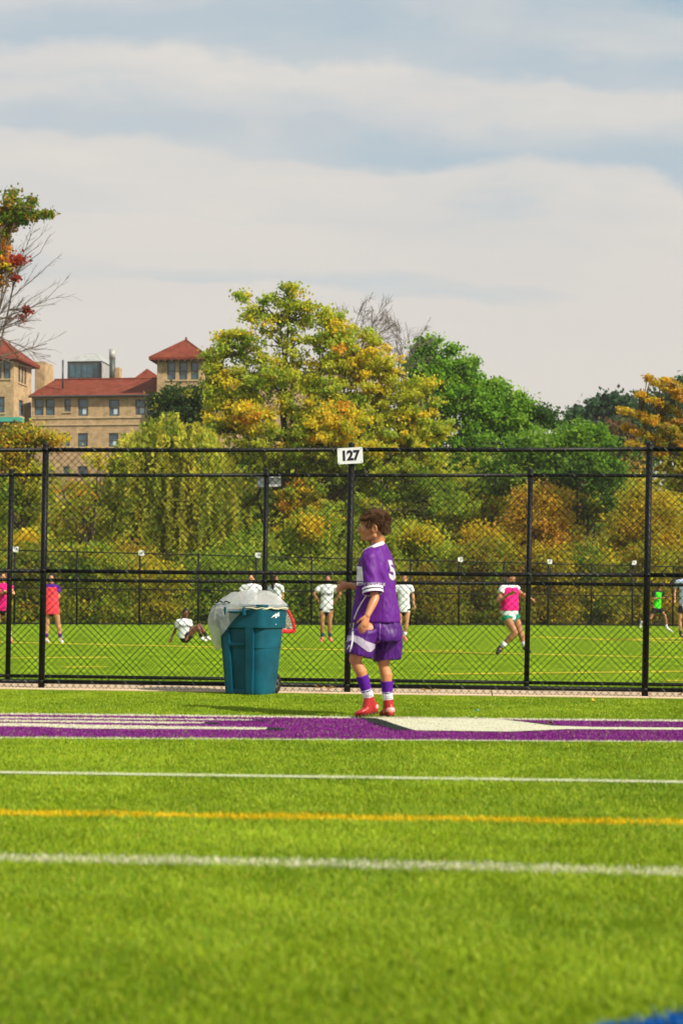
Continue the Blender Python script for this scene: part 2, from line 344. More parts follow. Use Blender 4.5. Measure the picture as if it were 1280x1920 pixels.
def fence(name, label, PA, dirv, posts, zg, top, mid, bot, rp, rr_, a, wr, sides, dense=True, lean=0.0):
    root = empty(name, (PA.x, PA.y, zg), math.atan2(dirv.y, dirv.x)); root['_local'] = 1
    tag(root, label, 'fence')
    for s in posts:
        bm = bmesh.new(); rings = tube(bm, [(s-lean, 0, -.15), (s+lean, 0, top+.045)], rp, 14)
        ellipsoid(bm, (s+lean, 0, top+.05), (rp*1.06, 0, 0), (0, rp*1.06, 0), (0, 0, rp*.8), 12)
        for zz in (bot, mid, top): tube(bm, [(s+lean*(2*zz/top-1), 0, zz-.018), (s+lean*(2*zz/top-1), 0, zz+.018)], rp*1.13, 14)
        from_bm('post', bm, M_BLACK, root, True)
    for zz in (bot, mid, top):
        for s0, s1 in zip(posts[:-1], posts[1:]):
            bm = bmesh.new(); tube(bm, [(s0+rp*.5, 0, zz), ((s0+s1)/2, 0, zz-.006 if zz != bot else zz), (s1-rp*.5, 0, zz)], rr_, 10)
            from_bm('rail', bm, M_BLACK, root, True)
    for q, (s0, s1) in enumerate(zip(posts[:-1], posts[1:])):
        V_, F_ = chainlink(s1-s0, (.0 if dense else .02), top+.03, a, wr, sides, seed=q)
        V_[:, 0] += s0; V_[:, 1] -= rp*1.15+wr
        o = np_mesh('chain_link_mesh', V_, F_, M_WIRE, root); tag(o, kind='stuff')
        if dense:
            bm = bmesh.new()
            for j in range(9):     # wire ties on the rails
                for zz in (top, mid, bot):
                    s = s0+(j+.5)*(s1-s0)/9; tube(bm, [(s-.004, 0, zz-rr_*.2), (s+.004, 0, zz+rr_*.2)], rr_*1.25, 8)
            o = from_bm('wire_tie', bm, mat_tie, root); tag(o, kind='stuff')
    return root
mat_tie = mat('tie_wire', (.10, .11, .10), .4, .5)
def on_line(px, P0, D, py=1200):       # where the vertical plane through P0 along D meets the pixel column
    d = ray(px, py); n = Vector((-D.y, D.x, 0)); t = (P0-Vector((0, 0, CH))).dot(n)/d.dot(n)
    return (Vector((0, 0, CH))+d*t-P0).dot(D)
c1 = [on_line(x, A1, U, 1080) for x in (82, 654.5, 1212)]
sp = (c1[2]-c1[0])/2; posts1 = [c1[0]-sp]+c1+[c1[2]+sp, c1[2]+2*sp]
posts1 = [c1[0]-2*sp]+posts1
fence('chain_link_fence', 'nearest tall black chain link fence, right behind the boy and the teal cart', A1, U, posts1, 0.0, 2.425, 1.195, .072, .032, .0215, .036, .0037, 3, lean=.013)
A2 = A1+NRM*2.27
c2 = [on_line(x, A2, U, 1090) for x in (18.5, 496, 990)]
sp2 = (c2[2]-c2[0])/2
fence('chain_link_fence', 'second black chain link fence, on the far side of the concrete path', A2, U, [c2[0]-2*sp2, c2[0]-sp2]+c2+[c2[2]+sp2, c2[2]+2*sp2], Z2, 2.43, 1.20, .072, .030, .0205, .036, .0032, 3, lean=.014)
# far fence, running away to the right
A3 = G(0, 1171.5, Z2); B3r = ray(1280, 1160); B3 = Vector((0, 0, CH))+B3r*(A3.y*1.27); B3.z = 0; A3z = Vector((A3.x, A3.y, 0))
D3 = (B3-A3z).normalized()
px3 = [-220, -95, 27, 144, 261, 371, 479, 583, 678, 768, 859, 943, 1026, 1107, 1184, 1260, 1335, 1410]
s3 = [on_line(x, A3z, D3) for x in px3]
H3 = (P(0, 1031, A3.y).z-Z2)
fence('chain_link_fence', 'farthest black chain link fence, along the foot of the autumn woods', A3z, D3, s3, Z2, H3, H3*.5, .06, .045, .028, .075, .0042, 2, dense=False)
def far_pt(px, off=0.0, z=0.0):
    v = A3z+D3*on_line(px, A3z, D3); nn = Vector((-D3.y, D3.x, 0)); v = v+nn*off; return Vector((v.x, v.y, z))
# ------------------------------------------------------------------ signs
def text_mesh(txt, size, bold=0.0, ex=.001):
    c = bpy.data.curves.new('t', 'FONT'); c.body = txt; c.size = size; c.align_x = 'CENTER'; c.align_y = 'CENTER'; c.extrude = ex; c.offset = bold; c.resolution_u = 3
    o = bpy.data.objects.new('t', c); COL.objects.link(o); dg = bpy.context.evaluated_depsgraph_get()
    me = bpy.data.meshes.new_from_object(o.evaluated_get(dg)); bpy.data.objects.remove(o); return me
def sign(loc, rz, tilt, w_, h_, txt, tsize, label, group=None, blank=False, side=-1, bold=.0):
    root = empty('number_sign', loc, rz); root['_local'] = 1; root.rotation_euler = (0, tilt, rz)
    tag(root, label, 'sign', group)
    bm = bmesh.new(); box(bm, (0, 0, 0), (w_, .004, h_)); 
    bmesh.ops.bevel(bm, geom=[e for e in bm.edges if abs(e.verts[0].co.y-e.verts[1].co.y) > .003], offset=.006, segments=2, affect='EDGES')
    from_bm('plate', bm, M_WHITE, root)
    me = text_mesh(txt or '.', tsize, bold); me.transform(Matrix.Rotation(math.pi/2, 4, 'X'))
    me.transform(Matrix.Scale(.93, 4, (1, 0, 0)))
    if side > 0: me.transform(Matrix.Rotation(math.pi, 4, 'Z'))
    me.transform(Matrix.Translation((0, side*.0035, -.002))); (link('number', me, root, M_INK) if txt else None)
    for sx in (-1, 1):
        for sz in (-1, 1):
            bm = bmesh.new(); tube(bm, [(sx*(w_/2-.014), -.005, sz*(h_/2-.014)), (sx*(w_/2-.014), .005, sz*(h_/2-.014))], .004, 8)
            from_bm('rivet', bm, mat_tie, root)
    return root
rz1 = math.atan2(U.y, U.x)
v = A1+U*(on_line(657, A1, U, 855))-NRM*.046; pz = P(657, 854.5, v.y)
sign((v.x, v.y, pz.z), rz1, math.radians(-3.0), .252, .160, '127', .132, 'white metal sign reading 127 at the top of the nearest fence', bold=.006)
v = A2+U*(on_line(503.5, A2, U, 900))+NRM*.042; pz = P(503.5, 901.5, v.y)
sign((v.x, v.y, pz.z), rz1, math.radians(-2), .275, .14, '', .11, 'blank back of a white sign on a post of the second fence', side=1, bold=.003)
rz3 = math.atan2(D3.y, D3.x)
for px, txt, wh in ((27, '29', 'leftmost, almost hidden behind a near post'), (262, '127', 'straight above the left part of the field'), (480, '126', 'just above the teal cart and its bag'), (859, '7', 'between the boy and the running girl'), (1026, '8', 'to the right of the running girl'), (1184, '4', 'rightmost, beside a thick near post')):
    v = far_pt(px, -.12); pz = P(px, {27: 1030, 262: 1037, 480: 1041, 859: 1049, 1026: 1053, 1184: 1055}[px], v.y)
    sign((v.x, v.y, pz.z), rz3-.3, 0, .24, .22, txt, .15, 'small white number sign on the farthest fence, '+wh, 'small signs on the farthest fence', bold=.004)

# ------------------------------------------------------------------ autumn air between the camera and the far woods
hb = bmesh.new(); box(hb, (0, 130, 24), (420, 330, 52)); hz = bpy.data.materials.new('haze_air'); hz.use_nodes = True; hz.node_tree.nodes.clear()
ho = hz.node_tree.nodes.new('ShaderNodeOutputMaterial'); hv = hz.node_tree.nodes.new('ShaderNodeVolumePrincipled'); hv.inputs['Density'].default_value = .00020; hv.inputs['Color'].default_value = (.93, .93, .92, 1)
hz.node_tree.links.new(hv.outputs[0], ho.inputs['Volume']); tag(from_bm('haze', hb, hz), 'thin pale haze in the air over the fields and woods', 'haze', kind='stuff')
# ------------------------------------------------------------------ building far behind the trees
YB = 170.0; BR = math.radians(-8.5)
BO = P(180, 740, YB); BU = Vector((math.cos(BR), math.sin(BR), 0)); BN = Vector((-BU.y, BU.x, 0))
def bl(px, py, off=0.0):       # pixel -> (a, z) on the building's vertical plane 'off' metres behind the facade
    d = ray(px, py); Q = Vector((BO.x, BO.y, 0))+BN*off; t = (Q-Vector((0, 0, CH))).dot(BN)/d.dot(BN)
    p = Vector((0, 0, CH))+d*t; return (p-Q).dot(BU), p.z
def brickmat(name, c1_, c2_, scale, mortar=(.30, .25, .18), rows=None, bmp=.4):
    m = bpy.data.materials.new(name); m.use_nodes = True; nt = m.node_tree; b = nt.nodes['Principled BSDF']
    t = nt.nodes.new('ShaderNodeTexCoord'); mpn = nt.nodes.new('ShaderNodeMapping'); nt.links.new(t.outputs['Object'], mpn.inputs[0])
    mpn.inputs['Rotation'].default_value = (math.pi/2, 0, 0)
    # use a+b so that both face directions get a pattern
    sp_ = nt.nodes.new('ShaderNodeSeparateXYZ'); nt.links.new(t.outputs['Object'], sp_.inputs[0])
    ad = nt.nodes.new('ShaderNodeMath'); ad.operation = 'ADD'; nt.links.new(sp_.outputs[0], ad.inputs[0]); nt.links.new(sp_.outputs[1], ad.inputs[1])
    cb = nt.nodes.new('ShaderNodeCombineXYZ'); nt.links.new(ad.outputs[0], cb.inputs[0]); nt.links.new(sp_.outputs[2], cb.inputs[1])
    br = nt.nodes.new('ShaderNodeTexBrick'); nt.links.new(cb.outputs[0], br.inputs[0]); br.inputs['Scale'].default_value = scale
    br.inputs['Color1'].default_value = (*c1_, 1); br.inputs['Color2'].default_value = (*c2_, 1); br.inputs['Mortar'].default_value = (*mortar, 1)
    br.inputs['Mortar Size'].default_value = .02
    n = nt.nodes.new('ShaderNodeTexNoise'); nt.links.new(t.outputs['Object'], n.inputs[0]); n.inputs['Scale'].default_value = 1.3; n.inputs['Detail'].default_value = 6
    hs = nt.nodes.new('ShaderNodeHueSaturation'); r = nt.nodes.new('ShaderNodeMapRange'); r.inputs[1].default_value = .3; r.inputs[2].default_value = .7; r.inputs[3].default_value = .72; r.inputs[4].default_value = 1.25
    nt.links.new(n.outputs[0], r.inputs[0]); nt.links.new(r.outputs[0], hs.inputs['Value']); nt.links.new(br.outputs[0], hs.inputs['Color']); nt.links.new(hs.outputs[0], b.inputs['Base Color'])
    b.inputs['Roughness'].default_value = .9; b.inputs['Specular IOR Level'].default_value = .1
    return m
M_BRICK = brickmat('tan_brick', (.49, .335, .175), (.39, .26, .135), 1.6)
M_RTILE = brickmat('red_roof_tile', (.21, .050, .028), (.15, .036, .020), 2.2, (.10, .02, .015))
M_BGLASS = mat('window_glass', (.03, .08, .11), .08, .9, .5, 1.5)
M_BFRAME = mat('dark_window_frame', (.10, .08, .06), .7)
M_STONE = mat('pale_stone', (.50, .38, .22), .9, .2, .15, 2)
M_DARKM = mat('dark_metal', (.05, .06, .06), .5, .5, .2, 2)
M_SILV = mat('grey_metal', (.32, .33, .32), .45, .5, .2, 2)
M_COPP = mat('green_copper', (.05, .36, .27), .7, .3, .2, 2)
M_CURT = mat('curtain', (.45, .55, .60), .8)
bld = empty('brick_building', (BO.x, BO.y, Z2), BR); bld['_local'] = 1; ZG = Z2
tag(bld, 'long tan brick building with red tiled roofs and square towers behind the trees', 'building')
def wall(name, a0, a1, z0, z1, b, holes, m=M_BRICK, rev=.22, parent=bld, flip=False, along='a'):
    """wall with real window openings and reveals; along 'b' makes a side wall at a = b"""
    xs = sorted(set([a0, a1]+[h[0] for h in holes]+[h[1] for h in holes])); zs = sorted(set([z0, z1]+[h[2] for h in holes]+[h[3] for h in holes]))
    bm = bmesh.new()
    def pt(a, z, d=0): return bm.verts.new((a, b+d, z-ZG) if along == 'a' else (b-d, a, z-ZG))
    for i in range(len(xs)-1):
        for j in range(len(zs)-1):
            cx, cz = (xs[i]+xs[i+1])/2, (zs[j]+zs[j+1])/2
            if any(h[0] < cx < h[1] and h[2] < cz < h[3] for h in holes): continue
            bm.faces.new((pt(xs[i], zs[j]), pt(xs[i+1], zs[j]), pt(xs[i+1], zs[j+1]), pt(xs[i], zs[j+1])))
    for x0, x1, y0, y1 in holes:
        for (p, q) in (((x0, y0), (x1, y0)), ((x1, y0), (x1, y1)), ((x1, y1), (x0, y1)), ((x0, y1), (x0, y0))):
            bm.faces.new((pt(*p), pt(*q), pt(*q, rev), pt(*p, rev)))
    bmesh.ops.remove_doubles(bm, verts=bm.verts, dist=1e-4)
    return from_bm(name, bm, m, parent)
def window(a0, a1, z0, z1, b, along='a', curtain=False, parent=bld):
    def bx(bm, a, d, z, s):
        c = (a, b+d, z-ZG) if along == 'a' else (b-d, a, z-ZG); box(bm, c, s if along == 'a' else (s[1], s[0], s[2]))
    W, H, ac, zc = a1-a0, z1-z0, (a0+a1)/2, (z0+z1)/2; t = .09
    bm = bmesh.new()
    bx(bm, a0+t/2, .12, zc, (t, .1, H)); bx(bm, a1-t/2, .12, zc, (t, .1, H)); bx(bm, ac, .12, z0+t/2, (W-2*t, .1, t)); bx(bm, ac, .12, z1-t/2, (W-2*t, .1, t))
    bx(bm, ac, .13, zc, (W-2*t, .07, .10))
    f = from_bm('window', bm, M_BFRAME, parent)
    for zz in ((z0+t+zc-.05)/2, (zc+.05+z1-t)/2):
        bm = bmesh.new(); bx(bm, ac, .17, zz, (W-2*t, .02, (H-2*t-.1)/2)); from_bm('pane', bm, M_BGLASS, f)
    if curtain:
        bm = bmesh.new(); bx(bm, ac+W*.12, .152, z0+H*.33, (W*.4, .01, H*.42)); from_bm('curtain', bm, M_CURT, f)
    bm = bmesh.new(); bx(bm, ac, -.03, z0-.07, (W+.25, .16, .13)); from_bm('sill', bm, M_STONE, f)
def hole(x0, y0, x1, y1, off=0.0):
    a0, z1 = bl(x0, y0, off); a1, z0 = bl(x1, y1, off); return (a0, a1, z0, z1)
ST = 58.0
wins = [(65, 748, 82, 779), (86, 748, 103, 779), (121, 748, 133, 772), (147, 748, 165.5, 780), (205, 749, 224, 780), (254, 749, 273, 778), (276, 749, 292, 778)]
row2 = [(119, 812, 131, 837), (146, 812, 165, 838), (204, 812, 222, 838), (84, 812, 102, 838), (254, 812, 272, 838)]
for k in (1, 2, 3): row2 += [(x0, y0+62*k, x1, y1+62*k-10) for x0, y0, x1, y1 in row2[:5]]
H0 = [hole(*h) for h in wins+row2]
aL, zE = bl(60, 742); aR, _ = bl(299, 742)
wall('facade', aL, aR, ZG, zE, 0, H0)
for i, h in enumerate(H0): window(*h, 0, curtain=i in (5, 3, 4, 9))
# band courses
for y in (783, 796):
    z = bl(180, y)[1]; bm = bmesh.new(); box(bm, ((aL+aR)/2, -.04, z-ZG), (aR-aL-.01, .12, .16)); from_bm('band_course', bm, M_STONE, bld)
# main roof
a0, zr = bl(70, 712); a1, _ = bl(296, 712); rd = 4.5
zr2 = bl(180, 711.5, rd)[1]
bm = bmesh.new(); e = .5
v = [bm.verts.new(p) for p in ((aL-.2, -e, zE-ZG-.05), (aR, -e, zE-ZG-.05), (aR, rd, zr2-ZG), (a0+.5, rd, zr2-ZG), (aL-.2, -e, zE-ZG-.3), (aR, -e, zE-ZG-.3), (aL-.2, 2*rd, zE-ZG), (aR, 2*rd, zE-ZG))]
bm.faces.new((v[0], v[1], v[2], v[3])); bm.faces.new((v[4], v[5], v[1], v[0])); bm.faces.new((v[3], v[2], v[7], v[6])); bm.faces.new((v[0], v[3], v[6]))
from_bm('roof', bm, M_RTILE, bld)
bm = bmesh.new(); tube(bm, [(aL-.2, -e-.06, zE-ZG-.18), (aR, -e-.06, zE-ZG-.18)], .09, 8); from_bm('gutter', bm, M_DARKM, bld)
bm = bmesh.new(); tube(bm, [(a0+.5, rd, zr2-ZG+.03), (aR, rd, zr2-ZG+.03)], .13, 8); from_bm('ridge_tile', bm, M_RTILE, bld)
def tower(px0, px1, pyE, apx, apy, b0, depth, fw, sw, low=None, zb=None):
    """square tower: front wall, right side wall, pyramid roof with overhang"""
    a0, z = bl(px0, pyE, b0); a1, _ = bl(px1, pyE, b0)
    wall('tower_wall', a0, a1, zb or ZG, z, b0, [hole(*h, b0) for h in fw])
    for h in fw: window(*hole(*h, b0), b0)
    sh = []
    for f0, f1, y0, y1 in sw:      # side windows: fractions of the depth, pixel heights
        z1 = bl(px1, y0, b0)[1]; z0 = bl(px1, y1, b0)[1]; sh.append((b0+f0*depth, b0+f1*depth, z0, z1))
    wall('tower_wall', b0, b0+depth, zb or ZG, z, a1, sh, along='b')
    for h in sh: window(*h, a1, along='b')
    wall('tower_wall', b0, b0+depth, zb or ZG, z, a0, [], along='b'); wall('tower_wall', a0, a1, zb or ZG, z, b0+depth, [])
    za = bl(apx, apy, b0+depth/2)[1]; o = .75; bm = bmesh.new()
    base = [(a0-o, b0-o), (a1+o, b0-o), (a1+o, b0+depth+o), (a0-o, b0+depth+o)]
    lo = [bm.verts.new((x, y, z-ZG-.28)) for x, y in base]; hi = [bm.verts.new((x, y, z-ZG-.02)) for x, y in base]; ap = bm.verts.new(((a0+a1)/2, b0+depth/2, za-ZG))
    for j in range(4):
        bm.faces.new((lo[j], lo[(j+1) % 4], hi[(j+1) % 4], hi[j])); bm.faces.new((hi[j], hi[(j+1) % 4], ap))
    bm.faces.new(lo[::-1]); r = from_bm('roof', bm, M_RTILE, bld)
    bm = bmesh.new()
    for j in range(4): tube(bm, [(base[j][0], base[j][1], z-ZG), ((a0+a1)/2, b0+depth/2, za-ZG)], .09, 6)
    tube(bm, [((a0+a1)/2, b0+depth/2, za-ZG-.1), ((a0+a1)/2, b0+depth/2, za-ZG+.28)], .12, 6)
    from_bm('hip_tile', bm, M_RTILE, r)
    for j in range(7):     # rafter ends under the eaves
        x = a0+(a1-a0)*(j+.5)/7; bm = bmesh.new(); box(bm, (x, b0-o/2, z-ZG-.36), (.14, o, .14)); from_bm('rafter', bm, M_BFRAME, r)
    return a0, a1, z
tower(295, 381, 672, 357, 637, -1.2, 5.2, [(314, 679, 329, 712), (336, 679, 351, 712), (358, 679, 372, 712)], [(.2, .35, 680, 712), (.42, .57, 680, 712), (.64, .79, 680, 712)])
tower(-50, 27, 672, 13, 637, -2.6, 5.6, [(7, 675, 20, 710), (-13, 675, 3, 710), (-33, 675, -18, 710), (-8, 744, 9, 774), (-36, 744, -20, 774), (-8, 812, 9, 840)], [(.25, .37, 679, 713), (.42, .54, 679, 713), (.59, .71, 679, 713), (.3, .55, 745, 776), (.3, .55, 812, 838)])
def prism(name, px0, px1, py0, py1, off, depth, m, parent=bld):
    a0, z1 = bl(px0, py0, off); a1, z0 = bl(px1, py1, off); bm = bmesh.new()
    box(bm, ((a0+a1)/2, off+depth/2, (z0+z1)/2-ZG), (a1-a0, depth, z1-z0)); return from_bm(name, bm, m, parent)
prism('stair_head', 66, 84, 678, 742, 4.5, 3, M_BRICK)
prism('copper_canopy', -60, 38, 783, 790, -3.9, 1.3, M_COPP); prism('canopy_beam', -58, 37, 790.5, 794, -3.8, 1.1, M_BFRAME)
# glazed rooftop house with hipped roof
g = prism('roof_house', 127, 190, 678, 722, 8, 5.5, M_DARKM)
a0, z1 = bl(127, 678, 8); a1, _ = bl(190, 678, 8)
for j in range(5):
    x0 = a0+.25+(a1-a0-.5)*j/5; bm = bmesh.new(); box(bm, (x0+(a1-a0-.5)/10, 7.985, z1-ZG-1.2), ((a1-a0-.5)/5-.10, .03, 1.5)); from_bm('pane', bm, M_BGLASS, g)
bm = bmesh.new(); box(bm, (a1+.03, 10.75, z1-ZG-1.3), (.03, 5.4, 2.55)); from_bm('side_panel', bm, M_SILV, g)
zt = bl(160, 663.5, 10)[1]; bm = bmesh.new()
lo = [bm.verts.new((x, y, z1-ZG)) for x, y in ((a0-.1, 7.9), (a1+.15, 7.9), (a1+.15, 13.6), (a0-.1, 13.6))]; hi = [bm.verts.new((x, y, zt-ZG)) for x, y in ((a0+1.5, 9.7), (a1-1.1, 9.7), (a1-1.1, 11.7), (a0+1.5, 11.7))]
bm.faces.new(hi)
for j in range(4): bm.faces.new((lo[j], lo[(j+1) % 4], hi[(j+1) % 4], hi[j]))
from_bm('house_roof', bm, M_SILV, g)
def cyl(name, pxc, py0, py1, off, r, m, parent=bld):
    a, z1 = bl(pxc, py0, off); _, z0 = bl(pxc, py1, off); bm = bmesh.new(); tube(bm, [(a, off, z0-ZG), (a, off, z1-ZG)], r, 14); return from_bm(name, bm, m, parent, True)
cyl('chimney', 211, 673, 722, 7, .34, M_DARKM); cyl('flue', 211, 655, 673.5, 7, .37, M_SILV); prism('chimney_block', 216, 224, 689, 722, 7, 1, M_BRICK)
cyl('vent_pipe', 118.5, 675, 729, 1, .11, M_DARKM)
a0, z = bl(234, 713, 9); a1, _ = bl(318, 713, 9); am, zt = bl(276, 691, 12); bm = bmesh.new()
q = [bm.verts.new(p) for p in ((a0, 9, z-ZG-.6), (a1, 9, z-ZG-.6), (a1, 15, z-ZG-.6), (a0, 15, z-ZG-.6), (am, 12, zt-ZG))]
for j in range(4): bm.faces.new((q[j], q[(j+1) % 4], q[4]))
from_bm('dormer_roof', bm, M_RTILE, bld)
a0, z = bl(385, 702, 0.5); a1, _ = bl(640, 702, .5); hw = [(420, 720, 436, 750), (470, 720, 486, 750), (520, 720, 536, 750)]
wall('rear_wing', a0, a1, ZG, z, .5, [hole(*h, .5) for h in hw]); bm = bmesh.new(); box(bm, ((a0+a1)/2, 4, z-ZG+.1), (a1-a0+.3, 7.3, .25)); from_bm('flat_roof', bm, M_DARKM, bld)
for h in hw: window(*hole(*h, .5), .5)
# far tan tower behind the crown of the big tree
tw = empty('stone_tower', P(698, 1130, 260), 0); tag(tw, 'pinkish tan stone tower top showing through the big tree', 'building')
def tbox(name, px0, px1, py0, py1, Y, dp, m):
    a, b = P(px0, py0, Y), P(px1, py1, Y); bm = bmesh.new(); box(bm, ((a.x+b.x)/2, Y+dp/2, (a.z+b.z)/2), (b.x-a.x, dp, a.z-b.z)); return from_bm(name, bm, m, tw)
M_TAN = mat('hazy_stone', (.45, .36, .30), .9, .1, .15, .3)
sh_ = tbox('shaft', 672, 726, 655, 1130, 260, 5, M_TAN); tbox('upper_stage', 680, 716, 638, 655, 260.5, 3.5, M_TAN); tbox('lantern', 688, 706, 626, 638, 261, 2, M_TAN)
for x in (679, 693, 707): tbox('window', x, x+7, 666, 688, 259.9, .1, M_BGLASS)
# ------------------------------------------------------------------ trees
def pick(pal, n):
    w_ = np.array([p[1] for p in pal], float); w_ /= w_.sum(); ix = rng.choice(len(pal), n, p=w_); return np.array([p[0] for p in pal])[ix]
def leaves(name, C, size, cols, parent, elong=1.0, down=0.0, mt_=None):
    n = len(C); q = rng.normal(size=(n, 3)); q[:, 2] += .35; q /= np.linalg.norm(q, axis=1)[:, None]
    a = np.cross(q, rng.normal(size=(n, 3))); 
    if down > 0: a = a*(1-down)+np.array([0, 0, -1.0])*down
    a /= np.linalg.norm(a, axis=1)[:, None]+1e-9; b = np.cross(q, a); b /= np.linalg.norm(b, axis=1)[:, None]+1e-9
    s = (size*rng.uniform(.65, 1.35, n))[:, None]
    V = np.stack([C-a*s*.55*elong, C+b*s*.42+q*s*.08, C+a*s*.55*elong, C-b*s*.42+q*s*.08], 1)
    return np_mesh(name, V.reshape(-1, 3), np.arange(4*n).reshape(-1, 4), mt_ or M_LEAF, parent, np.repeat(cols, 4, 0))
def twig_mesh(name, segs, parent, m=None, sides=4):
    """segs: list of (points, radii)"""
    V = []; Fc = []; base = 0
    for pts, rads in segs:
        pts = np.asarray(pts, float); n = len(pts)
        d = np.gradient(pts, axis=0); d /= np.linalg.norm(d, axis=1)[:, None]+1e-9
        ref = np.array([0, 1.0, 0]) if abs(d[0][1]) < .8 else np.array([1.0, 0, 0])
        a = np.cross(d, ref); a /= np.linalg.norm(a, axis=1)[:, None]+1e-9; b = np.cross(d, a)
        for i in range(n):
            for j in range(sides):
                t = 2*math.pi*j/sides; V.append(pts[i]+(a[i]*math.cos(t)+b[i]*math.sin(t))*rads[i])
        for i in range(n-1):
            for j in range(sides):
                Fc.append((base+i*sides+j, base+i*sides+(j+1) % sides, base+(i+1)*sides+(j+1) % sides, base+(i+1)*sides+j))
        base += n*sides
    return np_mesh(name, V, Fc, m or M_BARK, parent)
def curve(p, q, n=5, sag=.12, jit=.06):
    p, q = np.array(p, float), np.array(q, float); L_ = np.linalg.norm(q-p); t = np.linspace(0, 1, n)[:, None]
    c = p+(q-p)*t; c[:, 2:3] += (np.sin(t*math.pi)*sag*L_*-.3)+L_*sag*(t**.8-t)*1.0
    c[1:-1] += rng.normal(0, jit*L_/n, (n-2, 3)); return c
def tree(name, label, Y, base_px, trunk_top, blobs, leaf=.2, per=70, csig=.42, cat='tree', trunk_r=.25, nlimb=9, dz=None, twigs=True, elong=1.0, down=0.0, group=None, leafm=None):
    """blobs: (px, py, rx, ry, clusters, palette[, depth_m, yshift_m]); pixel guides turned into solid ellipsoids round Y"""
    s = F/Y; b = P(base_px[0], base_px[1], Y); b = Vector((b.x, Y, Z2-.05)); root = empty(name, b); tag(root, label, cat, group)
    C = []; K = []; cl = []
    for bb in blobs:
        px, py, rx, ry, nc, pal = bb[:6]; dp = bb[6] if len(bb) > 6 else (rx+ry)/2/s*.9; ys = bb[7] if len(bb) > 7 else 0
        c = np.array(P(px, py, Y+ys)); R = np.array([rx/s, dp, ry/s])
        d = rng.normal(size=(nc, 3)); d /= np.linalg.norm(d, axis=1)[:, None]; r = rng.random(nc)**.42
        cc_ = c+d*r[:, None]*R*np.array([.95, .95, .95]); 
        cc_ = cc_[cc_[:, 2] > Z2+.25]; nc = len(cc_)
        cl.append(cc_); colc = pick(pal, nc)
        n = nc*per; ii = np.repeat(np.arange(nc), per)
        ssz = csig*rng.uniform(.6, 1.3, nc)[ii][:, None]
        pp = cc_[ii]+rng.normal(size=(n, 3))*ssz*np.array([1, 1, .62])
        cc2 = colc[ii]*rng.uniform(.7, 1.3, (n, 1)); mix_ = rng.random(n) < .2; cc2[mix_] = pick(pal, mix_.sum())
        C.append(pp); K.append(cc2)
    C = np.concatenate(C); K = np.concatenate(K); ok = C[:, 2] > Z2+.03; C, K = C[ok], K[ok]; cl = np.concatenate(cl)
    leaves('crown', C, leaf, K, root, elong, down, leafm)
    # trunk, limbs and twigs reaching every leaf cluster
    top = np.array(P(trunk_top[0], trunk_top[1], Y)); bs = np.array([b.x, b.y, b.z]); segs = []
    tr = curve(bs, top, 9, .0, .25); rad = np.linspace(trunk_r, trunk_r*.18, 9); segs.append((tr, rad))
    limbs = []
    hi = cl[rng.choice(len(cl), min(nlimb, len(cl)), replace=False)]
    for h in hi:
        f = min(7, max(1, int(8*np.clip((h[2]-bs[2])/(top[2]-bs[2]+1e-6)*.6, .12, .85)))); c = curve(tr[f], h, 7, .15, .12); segs.append((c, np.linspace(rad[f]*.62, .03, 7))); limbs.append(c)
    if twigs:
        nodes = np.concatenate([tr[3:]]+limbs)
        for h in cl:
            dd = np.linalg.norm(nodes-h, axis=1)+np.maximum(0, nodes[:, 2]-h[2])*1.5; q = nodes[dd.argmin()]
            segs.append((curve(q, h, 4, .1, .15), np.linspace(.045, .012, 4)))
    twig_mesh('trunk', segs, root)
    return root
YG = (.52, .54, .045); GR = (.24, .37, .032); DG = (.06, .14, .022); YE = (.78, .60, .035); OR = (.85, .42, .04); LG = (.38, .50, .055); RD = (.50, .07, .03); BRN = (.42, .26, .035); OL = (.38, .39, .035)
MG = (.12, .27, .025); BG_ = (.055, .10, .04)
yel_pal = [(YG, 6), (LG, 3.2), (GR, .9), (YE, 2)]; gold_pal = [(YE, 4), (OR, 1.3), (YG, 4.5)]; deep_pal = [(GR, 2.5), (LG, 4), (YG, 4), (OL, 2), (YE, .8)]
